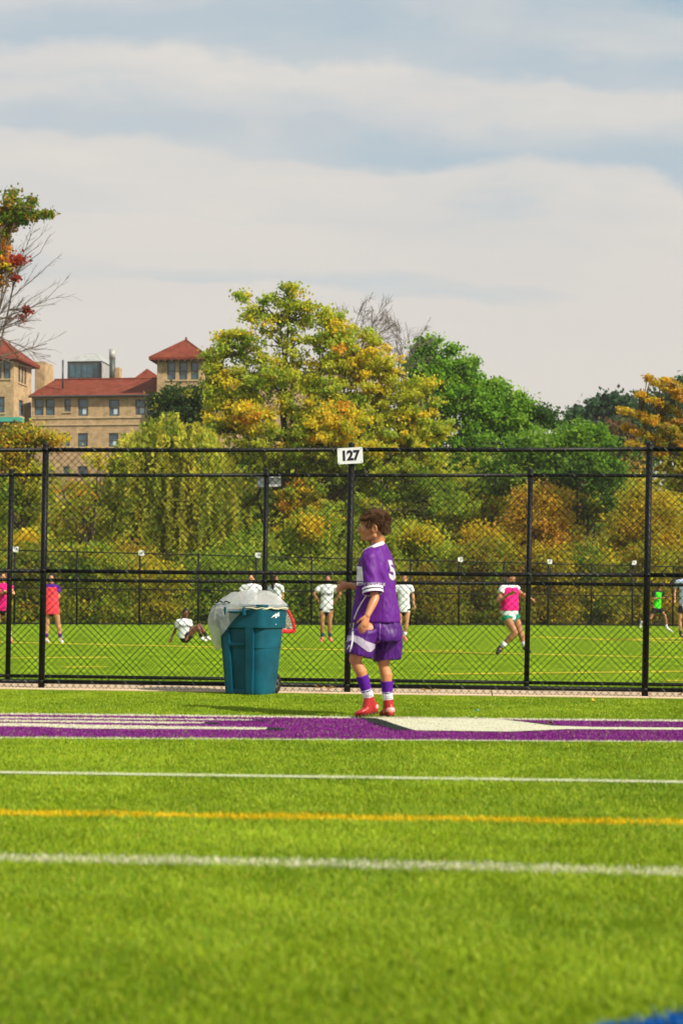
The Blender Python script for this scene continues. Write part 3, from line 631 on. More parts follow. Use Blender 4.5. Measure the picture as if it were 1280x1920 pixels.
# the big yellow green tree in the middle
tree('maple_tree', 'tall airy yellow green maple in the middle with orange patches', 86, (520, 1135), (545, 560), [
    (545, 570, 34, 40, 15, yel_pal, 1.2), (545, 538, 13, 10, 4, yel_pal, .5), (505, 565, 16, 16, 5, yel_pal, .6), (452, 556, 13, 7, 4, yel_pal, .5), (476, 590, 26, 26, 9, yel_pal, 1), (520, 605, 40, 34, 13, yel_pal, 1.4), (590, 590, 36, 28, 17, yel_pal, 1.2), (630, 610, 34, 26, 15, yel_pal, 1.2), (598, 640, 60, 34, 24, yel_pal, 1.6),
    (425, 630, 26, 16, 9, yel_pal, .8), (405, 668, 22, 18, 8, yel_pal, .8), (460, 655, 54, 34, 24, yel_pal), (550, 690, 110, 55, 66, yel_pal), (405, 705, 26, 22, 14, yel_pal, 1), (455, 730, 62, 45, 48, yel_pal),
    (660, 660, 60, 55, 52, [(YG, 4), (YE, 3), (LG, 3), (OR, 1)]), (700, 700, 52, 60, 48, gold_pal), (620, 760, 110, 60, 115, yel_pal), (770, 745, 60, 55, 48, yel_pal), (765, 800, 85, 40, 100, [(YG, 5), (YE, 3), (LG, 3)]), (630, 800, 80, 46, 70, gold_pal, 1.8, -2.2),
    (480, 785, 50, 30, 36, gold_pal, 1.5, -1.5), (430, 790, 60, 36, 46, yel_pal), (405, 745, 24, 30, 16, yel_pal, 1), (560, 850, 170, 60, 190, deep_pal), (720, 860, 130, 60, 140, yel_pal), (560, 950, 50, 55, 46, gold_pal, 1.4, -2), (620, 960, 190, 90, 230, deep_pal), (790, 930, 110, 70, 120, [(YG, 4), (LG, 4), (GR, 3)])],
    leaf=.175, per=72, csig=.23, trunk_r=.26, nlimb=34)
# bare crowns
def bare(name, label, Y, bx, by, sprays, r0=.10):
    b = P(bx, by, Y); root = empty(name, (b.x, Y, Z2)); tag(root, label, 'tree'); segs = []
    t0 = np.array([b.x, Y, Z2])
    def grow(p, d, L_, r, lev):
        n = 5; pts = [p]; 
        for i in range(n-1):
            d = d+rng.normal(0, .10, 3)+np.array([0, 0, .03]); d /= np.linalg.norm(d); pts.append(pts[-1]+d*L_/(n-1))
        segs.append((pts, np.linspace(r, max(r*.45, .010), n)))
        if lev:
            for i in range(5):
                q = pts[rng.integers(1, n)]; dd = d+rng.normal(0, .42, 3); dd /= np.linalg.norm(dd); grow(q, dd, L_*.58, max(r*.5, .011), lev-1)
    for (x0, y0, x1, y1, lev) in sprays:
        a, c = np.array(P(x0, y0, Y)), np.array(P(x1, y1, Y)); d = c-a; L_ = np.linalg.norm(d); d /= L_; grow(a, d, L_, r0, lev)
        segs.append((curve(t0, a, 6, 0, .1), np.linspace(r0*2.2, r0, 6)))
    twig_mesh('trunk', segs, root, M_TWIG, 3); return root
bare('bare_tree', 'leafless crown of fine twigs beside the big maple top', 92, 655, 1130, [(652, 680, 690, 610, 3), (655, 680, 655, 608, 3), (665, 685, 705, 622, 3), (648, 670, 632, 605, 3), (690, 650, 715, 622, 2)], .045)
bare('bare_tree', 'small leafless crown just left of the bushy green tree', 96, 750, 1130, [(748, 710, 745, 640, 3), (745, 710, 728, 650, 2), (752, 710, 772, 650, 3), (755, 715, 780, 660, 2)], .04)
# willow: hanging strands
def willow(name, label, Y, base_px, dome, nstr, drop, pal, leaf=.16):
    s = F/Y; b = P(base_px[0], base_px[1], Y); root = empty(name, (b.x, Y, Z2)); tag(root, label, 'tree'); C = []; K = []; segs = []
    tp = np.array(P(dome[0], dome[1]+dome[3]*.4, Y)); t0 = np.array([b.x, Y, Z2]); segs.append((curve(t0, tp, 8, 0, .2), np.linspace(.34, .12, 8)))
    doms = ((0, 0, .62, 1.0), (.52, .07, .48, .9), (-.5, .22, .5, .85), (.1, .12, .8, .8), (-.78, .55, .3, .5), (.85, .3, .35, .7))
    for i in range(nstr):
        dx_, dy_, sx_, sz_ = doms[rng.choice(6, p=[.26, .18, .18, .22, .06, .10])]; c = np.array(P(dome[0]+dx_*dome[2], dome[1]+dome[3]*(1+dy_*.35), Y)); R = np.array([dome[2]*sx_/s, dome[2]*.7/s, dome[3]*sz_/s])
        az = rng.random()*2*math.pi; el = math.asin(rng.random()**.8); rr_ = rng.uniform(.55, 1.0)
        p = c+np.array([math.cos(az)*math.cos(el), math.sin(az)*math.cos(el), math.sin(el)])*R*rr_
        out = np.array([math.cos(az), math.sin(az), 0]); Ld = drop*rng.uniform(.12, 1.0); n = int(Ld/.050); t = np.linspace(0, 1, n)
        q = p+out*(np.minimum(t*4, 1)*.5)[:, None]+np.stack([0*t, 0*t, .25*np.sin(np.minimum(t*5, math.pi))-t*Ld], 1)+np.cumsum(rng.normal(0, .012, (n, 3)), 0)
        q = q[q[:, 2] > .3]; 
        if len(q) < 3: continue
        q = q+rng.normal(0, .085, q.shape)+out*(t[:len(q)]**2*rng.uniform(-.5, .7))[:, None]; C.append(q); kc = pick(pal, 1)*rng.uniform(.75, 1.25); K.append(np.repeat(kc, len(q), 0)*rng.uniform(.75, 1.25, (len(q), 1)))
        if i % 6 == 0: segs.append((curve(tp, p, 5, .2, .1), np.linspace(.09, .02, 5)))
    leaves('crown', np.concatenate(C), leaf, np.concatenate(K), root, 1.7, .45); twig_mesh('trunk', segs, root); return root
willow('willow_tree', 'pale yellow green weeping willow in front of the brick building', 84, (310, 1130), (312, 768, 104, 150), 1900, 5.8, [((.52, .52, .06), 4), ((.38, .44, .045), 3), ((.60, .54, .06), 2), ((.22, .30, .03), 2)])
# bushy rich green tree on the right of the centre
gp = [(MG, 2.5), ((.21, .42, .03), 4), ((.33, .52, .045), 3.5), (DG, 1)]
tree('green_tree', 'bushy bright green tree with upright plumes right of the maple', 100, (850, 1130), (830, 680), [
    (795, 660, 16, 22, 18, gp, .8), (808, 642, 9, 9, 5, gp, .5), (778, 690, 20, 24, 18, gp, 1), (830, 682, 26, 26, 26, gp, 1), (846, 658, 8, 10, 5, gp, .5), (868, 690, 16, 26, 18, gp, 1), (884, 680, 7, 10, 4, gp, .5), (820, 720, 50, 30, 50, gp), (925, 722, 9, 12, 7, gp, .5), (938, 735, 7, 14, 6, gp, .5), (968, 745, 6, 14, 6, gp, .5), (985, 760, 6, 12, 5, gp, .5), (845, 740, 78, 50, 90, gp), (905, 740, 32, 32, 32, gp), (932, 755, 18, 30, 20, gp), (905, 790, 60, 45, 60, gp), (965, 770, 22, 30, 22, gp), (965, 800, 45, 40, 46, gp),
    (880, 850, 100, 50, 90, gp), (1015, 775, 20, 10, 12, [(DG, 1)], .6), (1035, 795, 14, 8, 9, [(DG, 1)], .6), (990, 840, 55, 40, 42, gp), (800, 740, 40, 60, 42, gp)], leaf=.20, per=84, csig=.33, nlimb=24)
cg = [((.25, .42, .03), 3), ((.19, .34, .035), 3), (MG, 3)]
tree('pine_tree', 'soft light green pine low between the green tree and far woods', 92, (1090, 1130), (1090, 800), [(1090, 840, 62, 45, 90, cg), (1010, 850, 62, 44, 70, cg), (1080, 885, 110, 40, 80, [(MG, 3), ((.19, .34, .035), 3), (DG, 2)]), (950, 890, 80, 36, 46, [(MG, 3), (LG, 2)]), (1080, 950, 110, 40, 40, [(MG, 3), (DG, 1), (OL, 2)]), (1040, 1030, 150, 60, 60, [(YG, 3), (OL, 3), (BRN, 2)])], leaf=.17, per=80, csig=.36, elong=1.8)
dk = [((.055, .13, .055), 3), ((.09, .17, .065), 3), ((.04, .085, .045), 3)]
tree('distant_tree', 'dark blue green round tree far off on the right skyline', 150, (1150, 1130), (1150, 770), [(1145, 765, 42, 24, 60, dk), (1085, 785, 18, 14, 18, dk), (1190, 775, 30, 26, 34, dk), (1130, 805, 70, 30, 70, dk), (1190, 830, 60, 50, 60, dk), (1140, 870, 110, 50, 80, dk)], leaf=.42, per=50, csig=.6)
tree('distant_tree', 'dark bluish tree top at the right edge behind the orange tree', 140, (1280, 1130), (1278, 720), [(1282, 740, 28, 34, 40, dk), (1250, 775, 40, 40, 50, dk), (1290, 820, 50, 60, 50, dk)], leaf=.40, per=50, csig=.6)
tree('distant_tree', 'reddish brown round tree low in the far woods on the right', 125, (1150, 1130), (1150, 810), [(1158, 812, 24, 20, 30, [((.22, .10, .06), 3), ((.14, .14, .05), 3)]), (1180, 860, 40, 40, 40, [((.16, .12, .05), 2), (MG, 3)])], leaf=.32, per=50, csig=.5)
dkg = [((.035, .085, .015), 4), ((.06, .12, .015), 3), ((.02, .045, .01), 2), (OL, .5)]
tree('ivy_tree', 'dense dark green round tree at the foot of the right brick tower', 120, (340, 1130), (340, 740), [(345, 752, 44, 26, 80, dkg), (310, 758, 26, 20, 40, dkg), (380, 748, 22, 22, 36, dkg), (340, 790, 60, 40, 50, dkg)], leaf=.24, per=70, csig=.38)
# orange tree on the right: boughs reaching up to the left
def boughs(name, label, Y, base, lines, pal, leaf, per, csig, extra=(), step=9):
    s = F/Y; bl_ = []
    for (x0, y0, x1, y1, r0, r1) in lines:
        n = max(2, int(math.hypot(x1-x0, y1-y0)/step))
        for i in range(n):
            t = i/(n-1); bl_.append((x0+(x1-x0)*t, y0+(y1-y0)*t, r0+(r1-r0)*t, (r0+(r1-r0)*t)*.55, 2, pal if not callable(pal) else pal(t), .35, (rng.random()-.5)*1.5))
    return tree(name, label, Y, base, (lines[0][0], lines[0][1]), bl_+list(extra), leaf=leaf, per=per, csig=csig, nlimb=14)
op = lambda t: [(BRN, 2), ((.58, .30, .03), 3), (OL, 3), ((.50, .38, .03), 3)] if t < .55 else [((.66, .38, .03), 4), ((.55, .42, .03), 4)]
boughs('autumn_tree', 'orange and olive tree with long boughs reaching left on the right edge', 78, (1330, 1130), [
    (1310, 800, 1162, 768, 12, 4), (1310, 830, 1170, 770, 14, 4), (1310, 790, 1195, 738, 11, 3), (1310, 770, 1212, 708, 9, 3), (1310, 745, 1244, 711, 8, 3), (1320, 860, 1170, 800, 18, 6), (1320, 885, 1180, 830, 18, 8), (1320, 720, 1268, 735, 10, 6)], op, .15, 34, .115, step=6.5,
    extra=[(1265, 815, 40, 36, 34, [(OL, 3), (BRN, 2), (OR, 1.5)], 1.5), (1270, 880, 60, 45, 60, [(OL, 3), (YG, 2), (BRN, 2)], 1.5)])
# tree on the left edge: leafy top, bare lower boughs
tl = boughs('maple_tree', 'tall maple at the left edge with red and green leaves above bare boughs', 72, (-70, 1130), [
    (-40, 640, -20, 440, 10, 14), (-60, 420, -150, 470, 30, 26), (-50, 400, -100, 380, 22, 18), (-60, 520, -170, 540, 26, 24), (0, 470, 12, 390, 14, 9), (10, 400, 27, 362, 8, 4), (20, 410, 62, 375, 9, 6), (40, 405, 92, 403, 8, 3.5), (-5, 430, 40, 415, 12, 9)], [((.16, .24, .015), 5), ((.32, .28, .02), 3), ((.45, .24, .03), 1), (MG, 1.5)], .15, 55, .17, step=7,
    extra=[(15, 420, 18, 14, 9, [((.66, .32, .03), 4), (OR, 1)], .6), (-8, 440, 22, 30, 14, [(GR, 3), (OR, 2)], .8), (8, 480, 28, 22, 13, [((.50, .13, .04), 3), (OR, 3)], .7), (28, 488, 20, 8, 6, [((.48, .07, .03), 4)], .5), (8, 500, 22, 12, 10, [(YE, 2), (GR, 2), (OR, 2)], .7), (-5, 525, 16, 18, 9, [(OR, 3), (RD, 2)], .6), (50, 583, 20, 5, 2, [((.42, .06, .04), 4)], .35), (36, 592, 6, 8, 1, [((.42, .04, .03), 4)], .3), (28, 521, 10, 4, 2, [((.45, .06, .03), 1)], .3)])
segs = []
def grow2(p, d, L_, r, lev):
    n = 6; pts = [p]
    for i in range(n-1):
        d = d+rng.normal(0, .07, 3)+np.array([.02, 0, .02]); d /= np.linalg.norm(d); pts.append(pts[-1]+d*L_/(n-1))
    segs.append((pts, np.linspace(r, max(r*.4, .006), n)))
    if lev:
        for i in range(11 if lev > 1 else 5):
            q = pts[rng.integers(1, n)]; dd = d+rng.normal(0, .38, 3)*np.array([1, 1, .9]); dd /= np.linalg.norm(dd); grow2(q, dd, L_*rng.uniform(.22, .42), max(r*.42, .009), lev-1)
for (x0, y0, x1, y1) in ((-40, 640, 78, 500), (-40, 600, 50, 450), (-40, 620, 85, 540), (-60, 680, 75, 565), (-60, 640, 60, 595), (-60, 690, 100, 636), (0, 632, 85, 664), (-50, 590, 75, 450), (-20, 640, 35, 570)):
    a, c = np.array(P(x0, y0, 72)), np.array(P(x1, y1, 72)); d = c-a; L_ = np.linalg.norm(d); grow2(a, d/L_, L_*.92, .045, 2)
    segs.append((curve(np.array(P(-70, 800, 72)), a, 5, .1, .1), np.linspace(.14, .055, 5)))
twig_mesh('bare_bough', segs, tl, M_TWIG, 3)
# small orange trees in front of the building, lower left
op2 = [((.50, .25, .02), 3), (YG, 3), (OL, 2), (YE, 2), ((.12, .17, .015), 2)]
tree('autumn_tree', 'orange and yellow leaved tree at the left in front of brick walls', 76, (30, 1130), (50, 820), [(45, 822, 45, 28, 36, op2), (90, 820, 30, 18, 16, op2), (15, 850, 40, 40, 34, op2), (40, 880, 60, 40, 36, op2), (20, 940, 60, 60, 46, [(OL, 3), (GR, 3), (YG, 2)]), (70, 920, 40, 30, 18, [(OL, 3), (YG, 3)])], leaf=.16, per=50, csig=.33)
tree('young_tree', 'thin young tree with sparse yellow leaves before the brick facade', 74, (165, 1130), (180, 840), [(180, 865, 14, 22, 9, [(YE, 4), (YG, 3)]), (140, 915, 45, 22, 12, [(YE, 3), (OR, 1), (OL, 3)]), (150, 960, 60, 40, 18, [(OL, 3), (YG, 2), (BRN, 1)])], leaf=.15, per=34, csig=.33, trunk_r=.08)
# rounded brownish autumn trees behind the far fence on the right
bp_ = [((.74, .42, .05), 4), ((.62, .45, .03), 4), (OL, 2), ((.60, .42, .03), 2)]; bp2 = [((.58, .50, .03), 4), (OL, 2.5), (YE, 2), ((.66, .40, .03), 2)]
for (nm, lb, x, top, rx, pal) in (('rust dome', 'rounded rusty brown autumn tree below the second fence rail right', 1015, 900, 82, bp_), ('', 'olive gold rounded tree filling the right edge above the far fence', 1215, 905, 90, bp2), ('', 'brown olive rounded tree low between the boy and the rusty tree', 905, 985, 72, bp2)):
    Yt = far_pt(min(x, 1270)).y+6.5; h_ = 1130-top
    tree('rounded_tree', lb, Yt, (x, 1130), (x, top+40), [(x, top+45, rx*.72, 46, 70, pal), (x, top+95, rx, 60, 110, pal), (x-10, top+150, rx*1.05, 60, 90, bp2)], leaf=.14, per=80, csig=.33)
# bushes right behind the far fence
bi = 0
bush_l = ['low yellow and olive bush at the far left behind the farthest fence', 'dim olive bush below the leftmost signs of the farthest fence', 'green bush with yellow flecks left of the seated girl', 'bright yellow bush behind the seated girl', 'green bush behind the cart and its bag', 'lush green bush behind the girl with hands on hips', 'yellow green bush just left of the boy behind the far fence', 'olive green bush right behind the boy', 'dark gold bush between boy and running girl', 'green and brown bush behind the running girl', 'golden bush right of the running girl', 'dark olive bush left of the thick right post', 'yellow leaved bush behind the runner in green', 'brown olive bush at the right edge behind the far fence']
bpal = [[(OL, 3), (YE, 2), (GR, 2)], [(OL, 4), (GR, 2), (BRN, 1)], [(GR, 4), (YG, 3), (YE, 1)], [(YE, 3), (YG, 3), (OL, 3)], [(GR, 3), (LG, 4), (YG, 3)], [(GR, 4), (MG, 1), (LG, 5), (YG, 2)], [(LG, 3), (GR, 4), (YG, 3)], [(GR, 3), (OL, 3), (YG, 2)], [(OL, 4), ((.36, .25, .02), 3)], [(GR, 3), (BRN, 2), (OL, 3)], [((.36, .27, .02), 4), (YE, 2), (OL, 2)], [(OL, 4), (MG, 2), (YE, 1)], [(YE, 2), (YG, 2), (OL, 3), (OR, 1)], [(BRN, 2), (OL, 4), (YG, 1)]]
for i, (lb, pal) in enumerate(zip(bush_l, bpal)):
    x = -30+i*103+rng.uniform(-15, 15); q = far_pt(x, 2.6+rng.random()); top = 1040+rng.uniform(-30, 20)
    tree('bush', lb, q.y, (x, 1130), (x, top+30), [(x, top+45, 66, 45, 60, pal, 1.3), (x, 1125, 72, 45, 60, pal, 1.3), (x+30, 1150, 60, 18, 22, pal, 1.0)], leaf=.15, per=64, csig=.36, cat='bush', nlimb=6, trunk_r=.06)
# mid layer of woodland that reads as one mass: clumps of leaves
C = []; K = []
for (x0, x1, y0, y1, off, n, pal) in ((-520, 420, 915, 1130, 27, 950, [(OL, 4), (GR, 2), (YG, 3), (YE, 1.5), (BRN, 1.5)]), (360, 900, 850, 1130, 30, 700, [(GR, 3), (OL, 3), (LG, 3), (YG, 4), (YE, 1)]), (850, 1850, 870, 1130, 20, 1100, [(OL, 4), (MG, 2), (YG, 3), (YE, 1.5), (BRN, 2)])):
    px = rng.uniform(x0, x1, n); py = y0+(y1-y0)*rng.random(n)**.85
    top = y0+30*np.sin(px*.021)+22*np.sin(px*.057+1); ok = py > top; px, py = px[ok], py[ok]; n = len(px)
    Yv = np.interp(px, [0, 1280], [A3.y, A3.y*1.27])+off+rng.uniform(0, 7, n)
    cc_ = np.stack([(px-640)/F*Yv, Yv, CH+(HY-py)/F*Yv], 1); per = 62; ii = np.repeat(np.arange(n), per)
    C.append(cc_[ii]+rng.normal(size=(n*per, 3))*np.array([.62, .5, .42])*rng.uniform(.6, 1.3, n)[ii][:, None]); K.append(pick(pal, n)[ii]*rng.uniform(.8, 1.4, (n*per, 1)))
C = np.concatenate(C); K = np.concatenate(K); ok = C[:, 2] > 0
o = leaves('woodland', C[ok], .30, K[ok], None); tag(o, 'mass of olive and green woodland filling in behind the far fence', 'woods', kind='stuff')
# shrubs of the second row, between the bushes and the tall trees
mid = [('green and yellow shrub with a bright orange patch behind the post of the sign', 585, 955, 62, [(LG, 4), (YG, 3), (GR, 3)], [(YE, 4), (OR, 2), (YG, 2)]),
       ('dense green shrub under the blank sign of the second fence', 470, 985, 62, [(GR, 4), (LG, 4), (YG, 2)], None),
       ('light yellow green shrub above and right of the boy head', 790, 975, 72, [(YG, 4), (LG, 4), (YE, 1)], [(YE, 3), (YG, 2)]),
       ('yellow green shrub directly behind the boy head', 700, 965, 60, [(LG, 4), (YG, 4), (GR, 2)], None),
       ('golden shrub low beside the willow trunk on its left', 235, 1015, 60, [(OL, 4), (YE, 3), (BRN, 2)], None),
       ('olive shrub full of yellow leaves left of the thick near post', 55, 990, 62, [(OL, 4), (GR, 3), (YG, 3)], [(YE, 2)])]
for lb, x, top, rx, pal, acc in mid:
    q = far_pt(x, 6.5); bl_ = [(x, top+45, rx*.8, 45, 52, pal, 1.4), (x, top+110, rx*1.15, 60, 74, pal, 1.5)]
    if acc: bl_.append((x-8, top+30, rx*.5, 24, 16, acc, .6, -1.3))
    tree('shrub', lb, q.y, (x, 1130), (x, top+35), bl_, leaf=.17, per=62, csig=.34, cat='shrub', nlimb=8, trunk_r=.08)
# ------------------------------------------------------------------ wheeled trash cart
M_TEAL = mat('teal_plastic', (.002, .078, .125), .5, .3, .28, 5, .12, 220)
M_TIRE = mat('black_rubber', (.012, .012, .013), .8); M_HUB = mat('grey_hub', (.10, .09, .085), .6)
CY = G(455, 1304).y; cp = G(468, 1303); CR = math.radians(-25)
cart = empty('trash_cart', (cp.x, CY+.27, 0), CR); cart['_local'] = 1
tag(cart, 'teal wheeled trash cart with a plastic liner, standing at the near fence', 'trash can')
W0, D0, W1, D1, HT = .415, .37, .530, .50, .865
def lv(z): t = z/HT; return W0+(W1-W0)*t, D0+(D1-D0)*t
def rrect(w_, d_, z, r=.075, n=5, cy=0.0, cx=0.0):
    out = []
    for qx, qy, a0 in ((1, 1, 0), (-1, 1, 90), (-1, -1, 180), (1, -1, 270)):
        for i in range(n):
            a = math.radians(a0+90*i/(n-1)); out.append((cx+qx*(w_/2-r)+r*math.cos(a), cy+qy*(d_/2-r)+r*math.sin(a), z))
    return out
bm = bmesh.new(); rings = []
for z in (0, .012, .30, .60, .640):
    w_, d_ = lv(z); k = .012 if z == 0 else 0; rings.append(rrect(w_-k, d_-k, z))
for z in (.648, .664, .80, .845):
    w_, d_ = lv(z); rings.append(rrect(w_+.034, d_+.052, z))
w_, d_ = lv(HT); rings += [rrect(w_+.050, d_+.062, .848, .08), rrect(w_+.054, d_+.064, .872, .08), rrect(w_+.02, d_+.02, .874, .075), rrect(w_-.015, d_-.015, .86), rrect(w_-.05, d_-.05, .45)]
loft(bm, rings); body = from_bm('body', bm, M_TEAL, cart, False)
bv = body.modifiers.new('bevel', 'BEVEL'); bv.width = .004; bv.segments = 2; bv.angle_limit = math.radians(25); 
for p in body.data.polygons: p.use_smooth = True
try: body.data.set_sharp_from_angle(angle=math.radians(35))
except Exception: pass
def front(x, z, out=0.0):     # point on the front face (faces -y)
    return Vector((x, -lv(z)[1]/2-out, z))
def fpanel(name, x0, x1, z0, z1, out, th, m=M_TEAL, bev=.006):
    bm = bmesh.new(); vs = []
    for z in (z0, z1):
        s = lv(z)[0]/lv(.4)[0]
        for x in (x0*s, x1*s):
            for o_ in (out, out-th): vs.append(bm.verts.new(front(x, z, o_)))
    a = vs; Q = [(0, 1, 3, 2), (4, 6, 7, 5), (0, 2, 6, 4), (1, 5, 7, 3), (0, 4, 5, 1), (2, 3, 7, 6)]
    for q in Q: bm.faces.new([a[i] for i in q])
    bmesh.ops.recalc_face_normals(bm, faces=bm.faces)
    bmesh.ops.bevel(bm, geom=list(bm.edges), offset=bev, segments=2, affect='EDGES'); return from_bm(name, bm, m, cart)
for x0, x1 in ((-.165, -.100), (.065, .150)): fpanel('front_rib', x0, x1, .012, .655, .028, .045)
fpanel('grip_bar', -.103, .063, .475, .50, .030, .035)
fpanel('foot_panel', -.103, .063, .013, .06, .013, .02)
bm = bmesh.new()
for sx in (-.115, .085):
    box(bm, (sx, -lv(.83)[1]/2-.045, .808), (.018, .06, .075))
tube(bm, [(-.123, -lv(.83)[1]/2-.058, .80), (.093, -lv(.83)[1]/2-.058, .80)], .012, 10); from_bm('catch_bar', bm, M_TEAL, cart)
# axle and wheels at the rear
for sx in (-1, 1):
    wx = sx*(W0/2-.018); bm = bmesh.new(); prof_ = [(.040, -.02), (.088, -.02), (.097, -.011), (.10, 0), (.097, .011), (.088, .02), (.040, .02)]
    loft(bm, [[(wx+p[1], .15+p[0]*math.cos(t), .10+p[0]*math.sin(t)) for p in prof_] for t in (2*math.pi*j/28 for j in range(28))]+[[(wx+p[1], .15+p[0], .10) for p in prof_]], False)
    wh = from_bm('wheel', bm, M_TIRE, cart, True)
    bm = bmesh.new(); tube(bm, [(wx-.018, .15, .10), (wx+.019, .15, .10)], .05, 20, A=Vector((0, 1, 0)))
    for j in range(6):
        a = j*math.pi/3; tube(bm, [(wx+.02*sx, .15+.02*math.cos(a), .10+.02*math.sin(a)), (wx+.02*sx, .15+.046*math.cos(a), .10+.046*math.sin(a))], .006, 6)
    from_bm('hub', bm, M_HUB, wh)
bm = bmesh.new(); tube(bm, [(-.22, .15, .10), (.22, .15, .10)], .012, 8); from_bm('axle', bm, M_TIRE, cart)
bm = bmesh.new(); w_, d_ = lv(.83)
tube(bm, [(-.2, d_/2+.01, .80), (-.2, d_/2+.09, .84), (.2, d_/2+.09, .84), (.2, d_/2+.01, .80)], .013, 10); from_bm('handle', bm, M_TEAL, cart)
# torn white sticker on the right side of the collar
M_STK = mat('torn_sticker', (.8, .82, .82), .5)
bm = bmesh.new(); w_, d_ = lv(.77); X = w_/2+.018
for (y0, y1, z0, z1) in ((-.12, -.085, .745, .757), (-.09, -.05, .752, .772), (-.055, -.02, .758, .785), (-.03, .0, .74, .79), (.0, .03, .765, .795), (.02, .055, .755, .80), (-.03, -.005, .675, .69)):
    q = [bm.verts.new((X+.0025, y, z)) for y, z in ((y0, z0), (y1, z0+.008), (y1-.006, z1), (y0+.008, z1-.006))]; bm.faces.new(q)
from_bm('sticker', bm, M_STK, cart)
M_SCAR = mat('black_scuff', (.015, .02, .02), .7)
# curled dark lid hinge pieces at the left corner of the rim
bm = bmesh.new()
for x0, x1, zz in ((-.27, -.22, .885), (-.22, -.16, .892), (-.15, -.08, .888)): tube(bm, [(x0, -.285, zz), ((x0+x1)/2, -.30, zz+.014), (x1, -.285, zz-.002)], .007, 6)
from_bm('torn_rim_strip', bm, M_SCAR, cart)
# ------------------------------------------------------------------ plastic liner
def bagmat():
    m = bpy.data.materials.new('white_plastic_film'); m.use_nodes = True; nt = m.node_tree; nt.nodes.clear()
    o = nt.nodes.new('ShaderNodeOutputMaterial'); p = nt.nodes.new('ShaderNodeBsdfPrincipled'); p.inputs['Base Color'].default_value = (.82, .84, .84, 1); p.inputs['Roughness'].default_value = .28; p.inputs['Specular IOR Level'].default_value = .5
    t = nt.nodes.new('ShaderNodeBsdfTranslucent'); t.inputs[0].default_value = (.9, .9, .86, 1); tr = nt.nodes.new('ShaderNodeBsdfTransparent'); tr.inputs[0].default_value = (.9, .9, .9, 1)
    m1 = nt.nodes.new('ShaderNodeMixShader'); m1.inputs[0].default_value = .45; m2 = nt.nodes.new('ShaderNodeMixShader'); m2.inputs[0].default_value = .46
    nt.links.new(p.outputs[0], m1.inputs[1]); nt.links.new(t.outputs[0], m1.inputs[2]); nt.links.new(m1.outputs[0], m2.inputs[1]); nt.links.new(tr.outputs[0], m2.inputs[2]); nt.links.new(m2.outputs[0], o.inputs[0])
    tcn = nt.nodes.new('ShaderNodeTexCoord'); n = nt.nodes.new('ShaderNodeTexNoise'); n.inputs['Scale'].default_value = 14; n.inputs['Detail'].default_value = 6; n.inputs['Distortion'].default_value = 1.2
    nt.links.new(tcn.outputs['Object'], n.inputs[0]); bp = nt.nodes.new('ShaderNodeBump'); bp.inputs['Strength'].default_value = .7; bp.inputs['Distance'].default_value = .02
    nt.links.new(n.outputs[0], bp.inputs['Height']); nt.links.new(bp.outputs[0], p.inputs['Normal']); return m
M_BAG = bagmat()
bag = empty('trash_bag', (cp.x, CY+.27, .87), 0); bag['_local'] = 1
tag(bag, 'translucent white plastic liner ballooning out of the teal cart', 'plastic bag')
NA = 96; rings = []; Rm = Matrix.Rotation(CR, 3, 'Z')
def rimpt(a, grow=0.0, z=0.0):
    w_, d_ = lv(HT); w_ += .062+2*grow; d_ += .072+2*grow; c, s = math.cos(a), math.sin(a); e = .42
    v = Vector((math.copysign(abs(c)**e, c)*w_/2, math.copysign(abs(s)**e, s)*d_/2, z)); return Rm@v
def nz(*p): return noise.noise(Vector(p))
rows = []
for k in range(9):       # crumpled dome over the opening, higher towards the back and left
    f = k/9; row = []
    for j in range(NA):
        a = 2*math.pi*j/NA; r_ = rimpt(a)*f; back = r_.y/.3
        h_ = .085*(1-f**2.2)+.045*math.sin(math.pi*f)*(1+max(0, .6*back))+.022*(1-f)*0
        h_ += .03*nz(r_.x*9, r_.y*9, 2)*(1-f**4)+.012*nz(r_.x*30, r_.y*30, 5)*(1-f**6)
        row.append((r_.x-.03*(1-f), r_.y+.03*(1-f), h_+.006))
    rows.append(row)
rows.append([tuple(rimpt((2*math.pi*j/NA), .003, .008)) for j in range(NA)])
for k in range(1, 15):   # skirt: short all round, a wind-blown tongue on the left
    t = k/14; row = []
    for j in range(NA):
        a = 2*math.pi*j/NA; r_ = rimpt(a); az = math.atan2(r_.y, r_.x); left = max(0.0, math.cos(az-math.radians(178)))**2.2
        drop = .045+.012*math.sin(a*7)+.42*left; out = .006+.105*left*math.sin(min(1, t*1.6)*math.pi*.60)*(1-.6*t)
        d = Vector((math.cos(az), math.sin(az), 0)); z = .008-drop*t
        zz = z+.03*left*math.sin(t*math.pi*.9)*(1-t)
        p = r_*(1+.0*t)+d*(out+.006*nz(a*6, t*5, 1)+.012*left*nz(a*9, t*6, 3)); p += d*-.10*left*max(0, t-.55)
        row.append((p.x, p.y, zz))
    rows.append(row)
bm = bmesh.new(); loft(bm, rows[1:], False)
R0 = [v for v in list(bm.verts)[:NA]]; c = bm.verts.new((-.03, .03, .093)); 
for j in range(NA): bm.faces.new((c, R0[j], R0[(j+1) % NA]))
o = from_bm('film', bm, M_BAG, bag, True); sm = o.modifiers.new('s', 'SUBSURF'); sm.levels = 1; sm.render_levels = 1
bm = bmesh.new(); tube(bm, [tuple(rimpt(2*math.pi*j/NA, .004, -.034+.006*math.sin(j*.7))) for j in range(NA+1)], .006, 6, False)
from_bm('knotted_hem', bm, mat('yellowed_film', (.66, .62, .40), .5), bag, True)
